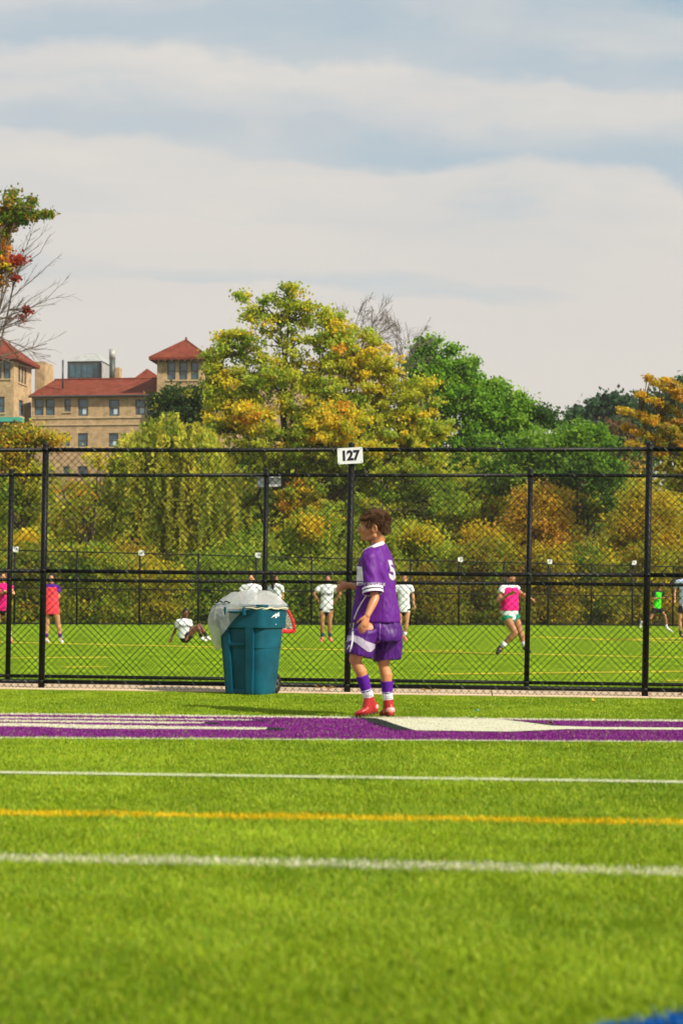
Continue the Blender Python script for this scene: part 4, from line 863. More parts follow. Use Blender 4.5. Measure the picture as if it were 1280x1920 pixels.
# ------------------------------------------------------------------ pop-up goal behind the cart
M_RED = mat('red_fabric', (.70, .02, .03), .6); M_NET = mat('white_net', (.66, .66, .60), .8)
gq = G(500, 1187, Z2); gs = F/gq.y; goal = empty('popup_goal', gq, 0); goal['_local'] = 1
tag(goal, 'small red edged pop-up goal with pale net, peeking out behind the cart', 'goal')
R_ = 52/gs; bm = bmesh.new(); tube(bm, [(R_*math.cos(math.radians(a)), 0, .05+1.12*R_*math.sin(math.radians(a))) for a in range(0, 181, 6)], .05, 8); from_bm('arch', bm, M_RED, goal, True)
bm = bmesh.new(); tube(bm, [(-R_, 0, .06), (R_, 0, .06)], .07, 8); from_bm('base_bar', bm, M_RED, goal, True)
bm = bmesh.new()
for i in range(-9, 10):
    x = i/10*R_; top = 1.12*R_*math.sqrt(max(0, 1-(x/R_)**2)); tube(bm, [(x, .02, .05), (x*.9, .35, .05+top*.5), (x, .02, top+.05)], .016, 4)
for i in range(1, 10):
    z = 1.12*R_*i/10; hw_ = R_*math.sqrt(1-(i/10)**2); tube(bm, [(-hw_, .02, z+.05), (-hw_*.6, .30, z+.05), (hw_*.6, .30, z+.05), (hw_, .02, z+.05)], .016, 4)
from_bm('net', bm, M_NET, goal)
bm = bmesh.new(); vs = [bm.verts.new((R_*.96*math.cos(math.radians(a)), .36, .05+1.08*R_*math.sin(math.radians(a)))) for a in range(0, 181, 10)]; bm.faces.new(vs); from_bm('net_backing', bm, mat('backing_cloth', (.42, .46, .36), .9), goal)
# ------------------------------------------------------------------ fallen leaves
def fallen(px, py, s, c, lb, t=None, z=.02):
    g_ = G(px, py) if t is None else None
    root_z = z; bm = bmesh.new(); pts = []
    n = 11
    for j in range(n):
        a = 2*math.pi*j/n; r = s*(1 if j % 2 == 0 else .52)*(.85+.3*rng.random()); pts.append(bm.verts.new((r*math.cos(a), r*.8*math.sin(a), .25*s*math.sin(a*2+rng.random())+.15*s)))
    c0 = bm.verts.new((0, 0, 0))
    for j in range(n): bm.faces.new((c0, pts[j], pts[(j+1) % n]))
    tube(bm, [(0, 0, 0), (-s*1.2, .1*s, .3*s)], .0018, 4)
    me = bpy.data.meshes.new('fallen_leaf'); bm.to_mesh(me); bm.free(); me.materials.append(mat('dry_leaf', c, .8)); o = bpy.data.objects.new('fallen_leaf', me); COL.objects.link(o)
    o.location = (g_.x, g_.y, root_z); o.rotation_euler = (rng.uniform(-.5, .1), rng.uniform(-.4, .4), rng.random()*6); tag(o, lb, 'leaf', 'fallen autumn leaves')
fallen(1112, 1317, .028, (.75, .38, .05), 'orange leaf lying on the turf below the fence on the right')
fallen(884, 1332, .018, (.25, .10, .02), 'small brown leaf on the turf right of the boy')
fallen(1030, 1361, .03, (.22, .13, .06), 'brown leaf lying on the purple painted band')
fallen(894, 1337, .02, (.05, .55, .60), 'turquoise scrap on the turf right of the boy')
fallen(284, 1321, .016, (.28, .12, .03), 'tiny brown leaf on the turf left of the cart')
for i, (px, py) in enumerate(((597, 1298.5), (606, 1297), (616, 1297.5), (624, 1299), (610, 1300))): fallen(px, py, .045, (.42, .26, .09), ('leftmost crumpled tan leaf of the heap at the fence left of the boy', 'highest lying tan leaf of the heap at the fence left of the boy', 'tan leaf in the right half of the heap left of the boy', 'rightmost crumpled tan leaf of the heap next to the middle post', 'lowest tan leaf in the middle of the heap left of the boy')[i], z=.05)
for i, (px, py) in enumerate(((792, 1302), (802, 1301), (812, 1303))): fallen(px, py, .042, (.34, .24, .07), ('leftmost crumpled brown leaf under the fence right of the boy', 'middle crumpled brown leaf under the fence right of the boy', 'rightmost crumpled brown leaf under the fence right of the boy')[i], z=.045)
fallen(1274, 1308, .04, (.16, .07, .02), 'dark brown leaf at the fence foot by the right edge', z=.03)
fallen(266, 1291, .035, (.30, .15, .04), 'brown leaf caught under the fence left of the cart', z=.03); fallen(200, 1294, .03, (.40, .26, .12), 'tan leaf under the fence at the left', z=.03)
# ------------------------------------------------------------------ people beyond the fences
def skinm(name, c): return mat(name, c, .5, .35, .10, 9)
SK1 = skinm('light_skin', (.56, .27, .14)); SK2 = skinm('tan_skin', (.42, .19, .095)); SK3 = skinm('brown_skin', (.16, .065, .035))
def cloth(name, c, r=.75): return mat(name, c, r, .2, .10, 5, .35, 18, bdist=.012)
C_WH = cloth('white_jersey', (.74, .77, .84)); C_PK = cloth('hot_pink_bib', (.80, .012, .22)); C_CO = cloth('coral_bib', (.85, .06, .09)); C_BK = cloth('black_shorts', (.012, .014, .016)); C_GN = cloth('green_shorts', (.003, .26, .15)); C_LM = cloth('lime_bib', (.06, .78, .015)); C_LB = cloth('pale_blue_jersey', (.42, .52, .74)); C_PU = cloth('purple_cloth', (.09, .012, .26)); C_NV = cloth('navy_sock', (.02, .05, .12))
H_DK = mat('dark_hair', (.018, .012, .009), .5, .3); H_BR = mat('brown_hair', (.07, .035, .02), .5, .3)
SH_W = mat('white_shoe', (.75, .75, .78), .5); SH_P = mat('pink_shoe', (.80, .16, .18), .5); SH_K = mat('black_shoe', (.02, .02, .025), .5)
def hand(bm, w_, d, side, s, curl=.4):
    """palm and five fingers from wrist w_ along d"""
    d = d.normalized(); side = (side-d*side.dot(d)).normalized(); nrm = d.cross(side)
    limb(bm, [w_, w_+d*.045*s, w_+d*.085*s], [.024*s, .032*s, .030*s], 10, A=side, flat=.5)
    for i, (o_, l_) in enumerate(((-.024, .055), (-.008, .066), (.009, .061), (.025, .048))):
        p = w_+d*.085*s+side*o_*s; q = p+(d*.6+nrm*curl*.5)*l_*s; r_ = q+(d*.3+nrm*curl)*l_*.55*s; limb(bm, [p-d*.012*s, p, q, r_], [.0095*s]*3+[.0075*s], 8)
    p = w_+d*.03*s-side*.026*s; limb(bm, [p, p+(d*.7-side*.6)*.035*s, p+(d*1.3-side*.6)*.055*s], [.012*s, .0105*s, .008*s], 8)
def figure(label, Y, J, top_m, short_m, skin, hair_m, sock_m, shoe_m, opts=None):
    """J: pixel joints (x, y[, depth in m]); head, neck, sl sr, el er, wl wr, hl hr, kl kr, al ar, tl tr"""
    o_ = dict(sleeve=.6, bib=None, hair='bun', text=None, face=(0, -1, 0), wid=1.0, shirt_to=.0, under=None, shirt_r=1.0, shortlen=.35, foot_drop=0); o_.update(opts or {})
    q = {}
    for k, v in J.items(): q[k] = P(v[0], v[1], Y+(v[2] if len(v) > 2 else 0))
    ft = (q['al']+q['ar'])/2; root = empty('person', (ft.x, Y, Z2)); tag(root, label, 'person')
    s = o_.get('k', 1.0); face = Vector(o_['face']).normalized(); up = (q['head']-q['neck']).normalized(); side = face.cross(up).normalized()
    shd = (q['sr']-q['sl']); shd.normalize(); fw = Vector((shd.y, -shd.x, 0)).normalized()
    if fw.y > 0 and face.y < 0: fw = -fw
    hc = (q['hl']+q['hr'])/2; sc = (q['sl']+q['sr'])/2
    bm = bmesh.new()
    ellipsoid(bm, q['head'], side*.072*s, face*.088*s, up*.112*s); ellipsoid(bm, q['head']+face*.035*s-up*.05*s, side*.052*s, face*.055*s, up*.062*s)
    ellipsoid(bm, q['head']+face*.095*s-up*.015*s, side*.012*s, face*.018*s, up*.022*s, 8)
    for sg in (-1, 1): ellipsoid(bm, q['head']+side*.074*s*sg-up*.01*s, side*.012*s, face*.02*s, up*.03*s, 8)
    limb(bm, [q['head']-up*.06*s, q['neck'], sc], [.046*s, .046*s, .06*s]); 
    limb(bm, [q['sl'], sc+(sc-hc)*.02, q['sr']], [.05*s, .075*s, .05*s]); limb(bm, [sc-(sc-hc)*.1, (sc+hc)/2, hc], [.105*s, .10*s, .115*s], A=shd, flat=.8)
    limb(bm, [q['hl'], q['hr']], [.085*s, .085*s])
    for a, b, c in (('sl', 'el', 'wl'), ('sr', 'er', 'wr')):
        limb(bm, [q[a], q[b]], [.045*s, .034*s]); limb(bm, [q[b], q[b]+(q[c]-q[b])*.3, q[c]], [.035*s, .036*s, .023*s]); hand(bm, q[c], q[c]-q[b], side if abs((q[c]-q[b]).normalized().dot(side)) < .8 else up, s)
    for a, b, c in (('hl', 'kl', 'al'), ('hr', 'kr', 'ar')):
        limb(bm, [q[a], q[a]+(q[b]-q[a])*.4, q[b]], [.082*s, .076*s, .050*s]); limb(bm, [q[b], q[b]+(q[c]-q[b])*.3, q[c]], [.050*s, .056*s, .034*s])
    for a, b in (('al', 'tl'), ('ar', 'tr')): limb(bm, [q[a], q[b]], [.034*s, .025*s])
    body = from_bm('body', bm, skin, root); remesh(body, .011, 3)
    # eyes and mouth
    bm = bmesh.new()
    for sg in (-1, 1): ellipsoid(bm, q['head']+face*.082*s+side*.030*s*sg+up*.002*s, side*.012*s, face*.008*s, up*.006*s, 8)
    from_bm('eye', bm, SH_K, root); bm = bmesh.new(); ellipsoid(bm, q['head']+face*.088*s-up*.062*s, side*.020*s, face*.006*s, up*.006*s, 8); from_bm('mouth', bm, mat('lips', (.40, .10, .09), .5), root)
    # hair
    bm = bmesh.new(); hd = q['head']
    ellipsoid(bm, hd-face*.024*s+up*.026*s, side*.088*s, face*.096*s, up*.112*s); ellipsoid(bm, hd-face*.05*s-up*.03*s, side*.066*s, face*.05*s, up*.08*s)
    if o_['hair'] == 'bun': ellipsoid(bm, hd-face*.06*s+up*.10*s, side*.035*s, face*.035*s, up*.032*s)
    if o_['hair'] == 'long':
        hx = o_.get('hairdir', Vector((0, 0, 0))); limb(bm, [hd-face*.06*s, hd-face*.09*s-up*.13*s+hx*.5, hd-face*.10*s-up*.30*s+hx], [.060*s, .055*s, .028*s])
    h_ = from_bm('hair', bm, hair_m, root); remesh(h_, .010, 2)
    # shirt
    def torso(scale, z0, z1, extra=0.0):
        rings = []; n = 7
        for i in range(n):
            t = z0+(z1-z0)*i/(n-1); c = sc+(hc-sc)*t; wv = (.165 if t < .2 else .148+.02*abs(t-.5))*s*o_['wid']*scale+.012*max(0, t-.5)*o_['shirt_r']
            if t < .02: wv *= .86
            if t < -.05: wv *= .5
            rings.append(ering(c, shd*wv, fw*(.108*s*scale if t > -.05 else .06*s), 20, .85))
        return rings
    sleeve = o_['sleeve']
    bm = bmesh.new(); loft(bm, torso(1.0, -.09, 1.12+o_['shirt_to'])); limb(bm, [q['sl'], sc+(sc-hc)*.03, q['sr']], [.064*s, .090*s, .064*s])
    if sleeve:
        for a, b in (('sl', 'el'), ('sr', 'er')): e_ = q[a]+(q[b]-q[a])*sleeve; limb(bm, [q[a], q[a]*.5+e_*.5], [.062*s, .064*s]); tube(bm, [q[a], e_], [.060*s, .066*s], 14)
    tm = top_m if not o_['under'] else o_['under']
    sh = from_bm('jersey', bm, tm, root); remesh(sh, .012, 2)
    if o_['under']:
        bm = bmesh.new(); loft(bm, torso(1.10, -.02, o_.get('bib_to', 1.0)))
        for sg, a in ((-1, 'sl'), (1, 'sr')): p = q[a]*.62+sc*.38; limb(bm, [p+fw*.05*s-(sc-hc)*.02, p+up*.035*s, p-fw*.05*s], [.034*s, .034*s, .034*s])
        b_ = from_bm('training_bib', bm, top_m, root); remesh(b_, .012, 2)
    if o_['text']:
        me = text_mesh(o_['text'], .085*s, .002); zz = sc+(hc-sc)*.30; bb = BVHTree.FromPolygons([v for r in torso(1.03, -.09, 1.1) for v in r], [(i*20+j, i*20+(j+1) % 20, (i+1)*20+(j+1) % 20, (i+1)*20+j) for i in range(6) for j in range(20)])
        upv = (sc-hc).normalized()
        for v in me.vertices:
            p = zz+shd*v.co.x+upv*v.co.y+fw*.6; h = bb.ray_cast(p, -fw, 2.0)
            v.co = (h[0] if h[0] else zz+shd*v.co.x+upv*v.co.y+fw*.11)+fw*.012
        link('lettering', me, root, C_NV if o_['text'] != '5' else C_PU)
    # shorts
    bm = bmesh.new(); limb(bm, [hc-(hc-sc)*.10, hc+(hc-sc)*.06], [.135*s, .135*s], A=shd, flat=.78)
    for a, b in (('hl', 'kl'), ('hr', 'kr')): e_ = q[a]+(q[b]-q[a])*o_['shortlen']; tube(bm, [q[a]+(hc-q[a])*.15, e_], [.098*s, .098*s], 16)
    r = from_bm('shorts', bm, short_m, root); remesh(r, .012, 2)
    for a, b, c in (('kl', 'al', 'tl'), ('kr', 'ar', 'tr')):
        bm = bmesh.new(); u_ = (q[a]-q[b]).normalized(); tube(bm, [q[b]-u_*.02*s, q[b]+u_*o_.get('sock', .10)*s], [.041*s, .045*s], 12); from_bm('sock', bm, sock_m, root, True)
        d = (q[c]-q[b]); d.normalize(); bm = bmesh.new(); heel = q[b]-u_*.045*s-d*.04*s; toe = q[c]
        limb(bm, [heel, heel*.45+toe*.55, toe], [.040*s, .044*s, .032*s], A=Vector((1, 0, 0)) if abs(d.x) < .7 else Vector((0, 1, 0)), flat=.9); limb(bm, [q[b], heel*.6+toe*.4], [.042*s, .040*s])
        shoe = from_bm('shoe', bm, shoe_m, root); remesh(shoe, .010, 2)
    return root
def Yg(px, py): return G(px, py, Z2).y
# standing girl, hands on hips
figure('girl in a white lettered jersey standing with both hands on her hips', Yg(611, 1206), dict(head=(614.5, 1086), neck=(614, 1097), sl=(599, 1102), sr=(629, 1102), el=(588, 1114, -.05), er=(638, 1114, -.05), wl=(598, 1128), wr=(629, 1126), hl=(604, 1143), hr=(619, 1143), kl=(604, 1168, -.05), kr=(618, 1168, -.05), al=(604, 1194), ar=(618, 1194), tl=(602, 1202, -.12), tr=(621, 1202, -.12)),
       C_WH, C_BK, SK2, H_DK, C_NV, SH_P, dict(text='NORLE', shirt_to=.0, shortlen=.13))
figure('girl in a white jersey standing partly hidden behind the boy', Yg(757, 1205), dict(head=(758, 1085), neck=(757, 1096), sl=(743, 1101), sr=(770, 1101), el=(740, 1116), er=(774, 1117), wl=(741, 1132), wr=(775.5, 1134), hl=(750, 1143), hr=(763, 1143), kl=(749, 1168), kr=(762, 1168, -.05), al=(748, 1192), ar=(758, 1192), tl=(747, 1202, -.1), tr=(761, 1200, -.1)),
       C_WH, C_BK, SK1, H_BR, C_WH, SH_P, dict(shirt_to=.0, shortlen=.13))
figure('girl in a white jersey whose head and shoulders show above the bagged cart', Yg(470, 1206), dict(head=(471, 1085), neck=(471, 1096), sl=(457, 1101), sr=(485, 1101), el=(447, 1112), er=(492, 1114), wl=(456, 1127), wr=(484, 1127), hl=(464, 1143), hr=(478, 1143), kl=(464, 1168), kr=(478, 1168), al=(464, 1193), ar=(478, 1193), tl=(462, 1202, -.1), tr=(480, 1202, -.1)),
       C_WH, C_BK, SK1, H_DK, C_NV, SH_P, dict(text='NOR', shirt_to=.0, shortlen=.13))
figure('girl with a long dark ponytail and white jersey just right of the cart bag', Yg(517, 1204), dict(head=(514, 1084), neck=(517, 1096), sl=(507, 1101, .1), sr=(527, 1101, -.1), el=(504, 1116), er=(530, 1116), wl=(506, 1131), wr=(528, 1131), hl=(512, 1143), hr=(523, 1143), kl=(512, 1168), kr=(521, 1168), al=(512, 1192), ar=(521, 1192), tl=(514, 1201, -.1), tr=(524, 1201, -.1)),
       C_WH, C_BK, SK1, H_DK, C_NV, SH_P, dict(hair='long', face=(.75, .5, 0), hairdir=Vector((0, 0, 0)), text='5', shirt_to=.0, shortlen=.13))
figure('girl in a coral training bib and purple socks half behind the left post', Yg(98, 1208), dict(head=(97, 1086), neck=(96, 1097), sl=(83, 1102), sr=(109, 1102), el=(81, 1117), er=(111, 1117), wl=(84, 1131), wr=(108, 1131, .1), hl=(90, 1143), hr=(104, 1143), kl=(89, 1168), kr=(110, 1170), al=(87, 1196), ar=(114, 1196), tl=(91, 1203, -.12), tr=(117, 1204, -.12)),
       C_CO, C_BK, SK1, H_DK, C_PU, SH_W, dict(under=C_PU, bib_to=1.22, shirt_to=.0, shortlen=.1, text=None))
figure('girl in a hot pink bib with folded arms at the left edge', Yg(8, 1207), dict(head=(7, 1083), neck=(6, 1095), sl=(-8, 1101), sr=(21, 1101), el=(-10, 1115), er=(26, 1113), wl=(8, 1111, -.18), wr=(8, 1108, -.18), hl=(-1, 1141), hr=(14, 1141), kl=(-4, 1168), kr=(17, 1168), al=(-7, 1195), ar=(19, 1195), tl=(-6, 1203, -.12), tr=(22, 1203, -.12)),
       C_PK, C_BK, SK1, H_BR, C_WH, SH_P, dict(under=C_PK, bib_to=1.0, sleeve=.1, shortlen=.22, hair='long'))
figure('seated girl in a white jersey leaning back on one arm on the grass', Yg(350, 1205), dict(head=(348, 1151), neck=(345, 1162), sl=(334, 1166), sr=(356, 1166), el=(328, 1183, .05), er=(358, 1181, -.05), wl=(322, 1196, .05), wr=(352, 1193, -.15), hl=(342, 1193, .05), hr=(352, 1194, -.05), kl=(375, 1172, .12), kr=(371, 1175, -.12), al=(387, 1193, .1), ar=(378, 1195, -.12), tl=(394, 1199, .1), tr=(386, 1201, -.12)),
       C_WH, C_BK, SK3, H_DK, C_BK, SH_W, dict(text='PLAYS', shortlen=.25, face=(.45, -.9, 0)))
figure('running girl in a hot pink bib and green shorts kicking one leg back', Yg(958, 1228), dict(head=(957, 1086), neck=(954, 1097), sl=(942, 1103, -.1), sr=(966, 1103, .1), el=(932, 1128, -.15), er=(978, 1114, .1), wl=(953, 1115, -.28), wr=(990, 1120, .05), hl=(947, 1156, -.05), hr=(963, 1155, .05), kl=(965, 1186, -.2), kr=(975, 1186, 0), al=(940, 1212, -.1), ar=(983, 1212, 0), tl=(932, 1224, -.15), tr=(992, 1222, -.1)),
       C_PK, C_GN, SK2, H_BR, C_WH, SH_K, dict(under=C_WH, bib_to=.80, shirt_to=.02, shortlen=.26, face=(.35, -.9, 0), k=1.15, sleeve=.35))
figure('boy in a lime green bib and black shorts striding right near the edge', Yg(1250, 1187), dict(head=(1238, 1099), neck=(1235, 1107), sl=(1224, 1111, -.1), sr=(1240, 1111, .1), el=(1224, 1123, -.15), er=(1243, 1122, .1), wl=(1238, 1121, -.2), wr=(1252, 1119, 0), hl=(1226, 1141, -.05), hr=(1235, 1141, .05), kl=(1219, 1160, -.1), kr=(1246, 1155, .05), al=(1203, 1167, .05), ar=(1249, 1176, .05), tl=(1199, 1176, .05), tr=(1259, 1184, .05)),
       C_LM, C_BK, SK2, H_DK, C_WH, SH_W, dict(under=C_BK, bib_to=1.0, shortlen=.5, face=(1, -.3, 0), k=.98, sleeve=.7, hair='short', wid=.9))
figure('person in a pale blue jersey and black shorts at the right edge', Yg(1275, 1198), dict(head=(1284, 1074), neck=(1282, 1086), sl=(1268, 1091), sr=(1296, 1091), el=(1264, 1108), er=(1299, 1108), wl=(1264, 1124, -.1), wr=(1298, 1124), hl=(1276, 1136), hr=(1289, 1136), kl=(1273, 1163), kr=(1290, 1163), al=(1275, 1188), ar=(1290, 1188), tl=(1279, 1195, -.1), tr=(1293, 1195, -.1)),
       C_LB, C_BK, SK1, H_DK, C_BK, SH_K, dict(shirt_to=.0, shortlen=.5, hair='short'))
# ------------------------------------------------------------------ the boy in purple
YQ = G(702, 1346).y; SB = F/YQ
def B(px, py, d=0.0): return P(px, py, YQ+d)
boy = empty('person', (B(702, 1346).x, YQ, 0)); tag(boy, 'boy in a purple soccer kit and red cleats walking left in front of the fence', 'person')
M_SK = mat('boy_skin', (.50, .215, .095), .42, .4, .07, 14, .08, 180); M_PUR = mat('purple_jersey', (.098, .009, .205), .58, .25, .05, 8, .12, 260, bdist=.001); M_PUR2 = mat('purple_shorts', (.062, .006, .150), .5, .3, .05, 8, .10, 260, bdist=.001)
M_WTR = mat('white_trim', (.78, .78, .80), .6); M_GRY = mat('light_grey_band', (.38, .34, .44), .5, .3, .05, 30); M_SCK = mat('purple_sock', (.085, .012, .25), .8, .1, .1, 60, .5, 120)
M_HAIR = mat('brown_hair_boy', (.055, .026, .012), .7, .1, .3, 40); M_HR2 = mat('brown_hair_strand', (.085, .046, .021), .65, .15, .3, 30)
M_CL = mat('red_cleat', (.36, .014, .016), .35, .45, .08, 30); M_CLP = mat('pink_heel', (.85, .34, .34), .3, .5, .1, 60); M_SOLE = mat('dark_sole', (.10, .015, .015), .5)
fwd = Vector((-.90, .43, 0)).normalized(); rgt = Vector((.43, .90, 0)).normalized(); UP = Vector((0, 0, 1))
ns, fs = B(693, 1047, -.13), B(708, 1046, .17)         # near (left) and far (right) shoulder joints
scn = (ns+fs)/2; hn, hf = B(688, 1182, -.075), B(717, 1182, .095); hcn = (hn+hf)/2
ne, nw = B(703, 1121, -.21), B(688.5, 1154, -.285); fe, fw_ = B(684, 1104, .20), B(655, 1097, .20)
kn, kf = B(665.5, 1236, -.10), B(719, 1243, .09); an, af = B(691.5, 1308, -.06), B(727.5, 1313, .08)
hh = Vector((-.975, .22, 0)).normalized(); hs = Vector((.22, .975, 0)).normalized(); HC = B(702, 985, .02)
def Hd(f, u, s_=0.0): return HC+hh*f+UP*u+hs*s_
bm = bmesh.new()
ellipsoid(bm, Hd(-.005, .028), hh*.100, hs*.074, UP*.092, 24); ellipsoid(bm, Hd(-.04, .0), hh*.072, hs*.068, UP*.085, 20)
ellipsoid(bm, Hd(.048, -.035), hh*.062, hs*.060, UP*.070, 20); ellipsoid(bm, Hd(.064, .012), hh*.043, hs*.058, UP*.045, 16)
ellipsoid(bm, Hd(.062, -.085), hh*.044, hs*.040, UP*.034, 16); ellipsoid(bm, Hd(.090, -.104), hh*.018, hs*.022, UP*.017, 12)      # jaw, chin
limb(bm, [Hd(-.012, -.085, -.045), Hd(.05, -.108, -.028), Hd(.088, -.108, 0)], [.022, .017, .013], 10); limb(bm, [Hd(-.012, -.085, .045), Hd(.05, -.108, .028), Hd(.088, -.108, 0)], [.022, .017, .013], 10)
limb(bm, [Hd(.100, .006), Hd(.118, -.022), Hd(.131, -.043)], [.0095, .010, .0105], 10); ellipsoid(bm, Hd(.121, -.050), hh*.015, hs*.019, UP*.009, 10)
ellipsoid(bm, Hd(.107, -.072), hh*.013, hs*.022, UP*.0062, 10); ellipsoid(bm, Hd(.104, -.084), hh*.012, hs*.020, UP*.0062, 10)       # lips
limb(bm, [Hd(.098, .018, -.045), Hd(.107, .022, -.02), Hd(.107, .022, .02), Hd(.098, .018, .045)], [.008]*4, 8)                       # brow
for sg in (-1, 1): ellipsoid(bm, Hd(.072, -.042, sg*.040), hh*.026, hs*.022, UP*.022, 10)
for sg in (-1, 1):                                                                                                                     # ears
    ep = [Hd(-.012+.018*math.cos(t)-.004, -.032+.027*math.sin(t), sg*(.074+.008*(math.cos(t) < 0))) for t in (x*math.pi/5 for x in range(-2, 8))]; limb(bm, ep, [.0065]*len(ep), 8); ellipsoid(bm, Hd(-.014, -.035, sg*.070), hh*.016, hs*.008, UP*.026, 10)
limb(bm, [Hd(-.03, -.06), B(708, 1022, .02), B(709, 1040, .02)], [.056, .052, .062], 16)
limb(bm, [ns+UP*-.01, scn+UP*.01, fs], [.050, .065, .050]); limb(bm, [scn-UP*.05, (scn+hcn)/2, hcn], [.095, .092, .105], A=rgt, flat=.8)
limb(bm, [ns, ns*.5+ne*.5, ne], [.046, .040, .032]); limb(bm, [ne, ne*.7+nw*.3, nw], [.033, .034, .022])
limb(bm, [fs, fe], [.044, .033]); limb(bm, [fe, fe*.7+fw_*.3, fw_], [.033, .033, .022])
limb(bm, [hn, hn*.5+kn*.5, kn], [.080, .068, .049]); limb(bm, [hf, hf*.5+kf*.5, kf], [.080, .068, .050])
limb(bm, [kn, kn*.88+an*.12, kn*.68+an*.32-fwd*.012, kn*.35+an*.65, an], [.047, .043, .047, .037, .029]); limb(bm, [kf, kf*.88+af*.12, kf*.68+af*.32-fwd*.011, kf*.35+af*.65, af], [.048, .044, .048, .038, .029])
limb(bm, [an, B(683, 1333, -.08)], [.028, .018]); limb(bm, [af, B(722, 1336, .10)], [.028, .018])
# near hand hanging, fingers loosely curled; far hand a loose fist held forward
def boyhand(w_, d, side, curl, thumb_side, s=.92):
    d = d.normalized(); side = (side-d*side.dot(d)).normalized(); nrm = d.cross(side)*curl[1]
    limb(bm, [w_-d*.01, w_+d*.03*s, w_+d*.075*s], [.0235*s, .031*s, .032*s], 12, A=side, flat=.52)
    for o_, l_, k in ((-.027, .030, .9), (-.009, .034, 1.0), (.009, .032, 1.15), (.026, .026, 1.3)):
        p = w_+d*.078*s+side*o_*s; c = curl[0]*k
        q1 = p+(d*math.cos(c*.5)+nrm*math.sin(c*.5))*l_*1.15*s; q2 = q1+(d*math.cos(c*1.3)+nrm*math.sin(c*1.3))*l_*.85*s; q3 = q2+(d*math.cos(c*1.9)+nrm*math.sin(c*1.9))*l_*.62*s
        limb(bm, [p-d*.012, p, q1, q2, q3], [.0092*s, .0094*s, .0088*s, .0080*s, .0068*s], 9)
    p = w_+d*.022*s+side*thumb_side*.024*s; limb(bm, [p, p+(d*.75+side*thumb_side*.55+nrm*.3)*.036*s, p+(d*1.0+side*thumb_side*.5+nrm*.6)*.062*s], [.0125*s, .0105*s, .0085*s], 9)
boyhand(nw, B(680, 1182, -.30)-nw, fwd*.62-rgt*.78, (.38, 1), 1, .90)
boyhand(fw_, B(643, 1100, .18)-fw_, UP*.8+rgt*.3, (1.15, 1), 1)
body = from_bm('body', bm, M_SK, boy); remesh(body, .0042, 5, bake=True)
# eyes
for sg in (-1, 1):
    bm = bmesh.new(); ellipsoid(bm, Hd(.090, -.006, sg*.031), hh*.010, hs*.012, UP*.0065, 10); e_ = from_bm('eye', bm, M_WTR, boy, True)
    bm = bmesh.new(); ellipsoid(bm, Hd(.0965, -.006, sg*.031), hh*.0045, hs*.006, UP*.006, 8); from_bm('iris', bm, M_HAIR, e_)
    bm = bmesh.new(); limb(bm, [Hd(.093, .001, sg*.017), Hd(.0975, .004, sg*.032), Hd(.088, -.001, sg*.046)], [.002, .0026, .002], 6); from_bm('eyelash', bm, M_HAIR, boy)
    bm = bmesh.new(); limb(bm, [Hd(.104, .021, sg*.012), Hd(.106, .027, sg*.030), Hd(.094, .022, sg*.050)], [.0035, .004, .0025], 6); from_bm('eyebrow', bm, M_HAIR, boy)
bm = bmesh.new(); ellipsoid(bm, Hd(.1085, -.073), hh*.0125, hs*.0215, UP*.0045, 10); ellipsoid(bm, Hd(.106, -.083), hh*.0115, hs*.0195, UP*.0050, 10); from_bm('lips', bm, mat('boy_lips', (.55, .15, .12), .4), boy, True)
# hair: cap plus locks
bm = bmesh.new()
ellipsoid(bm, Hd(-.012, .050), hh*.108, hs*.084, UP*.080, 24); ellipsoid(bm, Hd(-.052, .012), hh*.068, hs*.076, UP*.088, 20); ellipsoid(bm, Hd(-.066, -.045), hh*.038, hs*.052, UP*.045, 14); ellipsoid(bm, Hd(.060, .050), hh*.045, hs*.070, UP*.038, 14)
for i in range(8):
    a, u_ = rng.uniform(0, 2*math.pi), rng.random(); el = math.asin(rng.uniform(.05, 1)); d = hh*math.cos(a)*math.cos(el)*.108+hs*math.sin(a)*math.cos(el)*.084+UP*math.sin(el)*.082
    ellipsoid(bm, Hd(-.014, .050)+d*.90, hh*.022, hs*.020, UP*.018, 8)
hair = from_bm('hair', bm, M_HAIR, boy); remesh(hair, .005, 8, bake=True)
V = []; Fc = []
def lock(p, d, L_, w_, droop, curlv):
    n = 6; base = len(V); sd = d.cross(Vector(rng.normal(size=3))).normalized(); q = p.copy(); dd = d.normalized()
    for i in range(n):
        ww = w_*(1-i/(n-1))**.7+.0004; V.append(tuple(q+sd*ww)); V.append(tuple(q-sd*ww))
        dd = (dd+UP*-droop+curlv*.16).normalized(); q = q+dd*L_/(n-1)
    for i in range(n-1): Fc.append((base+2*i, base+2*i+1, base+2*i+3, base+2*i+2))
for i in range(3000):
    a = rng.uniform(0, 2*math.pi); sz = rng.uniform(-.55, 1); el = math.asin(sz); r = Vector((math.cos(a)*math.cos(el), math.sin(a)*math.cos(el), math.sin(el)))
    back = -r.x
    if sz < -.05 and r.x > -.25: continue
    c = Hd(-.014, .045) if sz > 0 else Hd(-.045, .03)
    p = c+hh*r.x*(.104 if sz > 0 else .074)+hs*r.y*.081+UP*r.z*(.080 if sz > 0 else .125); out = hh*r.x+hs*r.y+UP*r.z
    flow = (hh*(.9 if r.x > -.1 else -.5)+UP*-.5+out*.35 if sz > .25 else out*.2+UP*-1.0+hh*(-.25 if r.x < .2 else .35)); jit = Vector(rng.normal(0, .10, 3))+Vector((noise.noise(p*38), noise.noise(p*38+Vector((9, 0, 0))), noise.noise(p*38+Vector((0, 9, 0)))))*.9
    lock(p-out*.004, flow+jit, rng.uniform(.030, .062), rng.uniform(.0009, .0018), .12, Vector(rng.normal(0, .2, 3)))
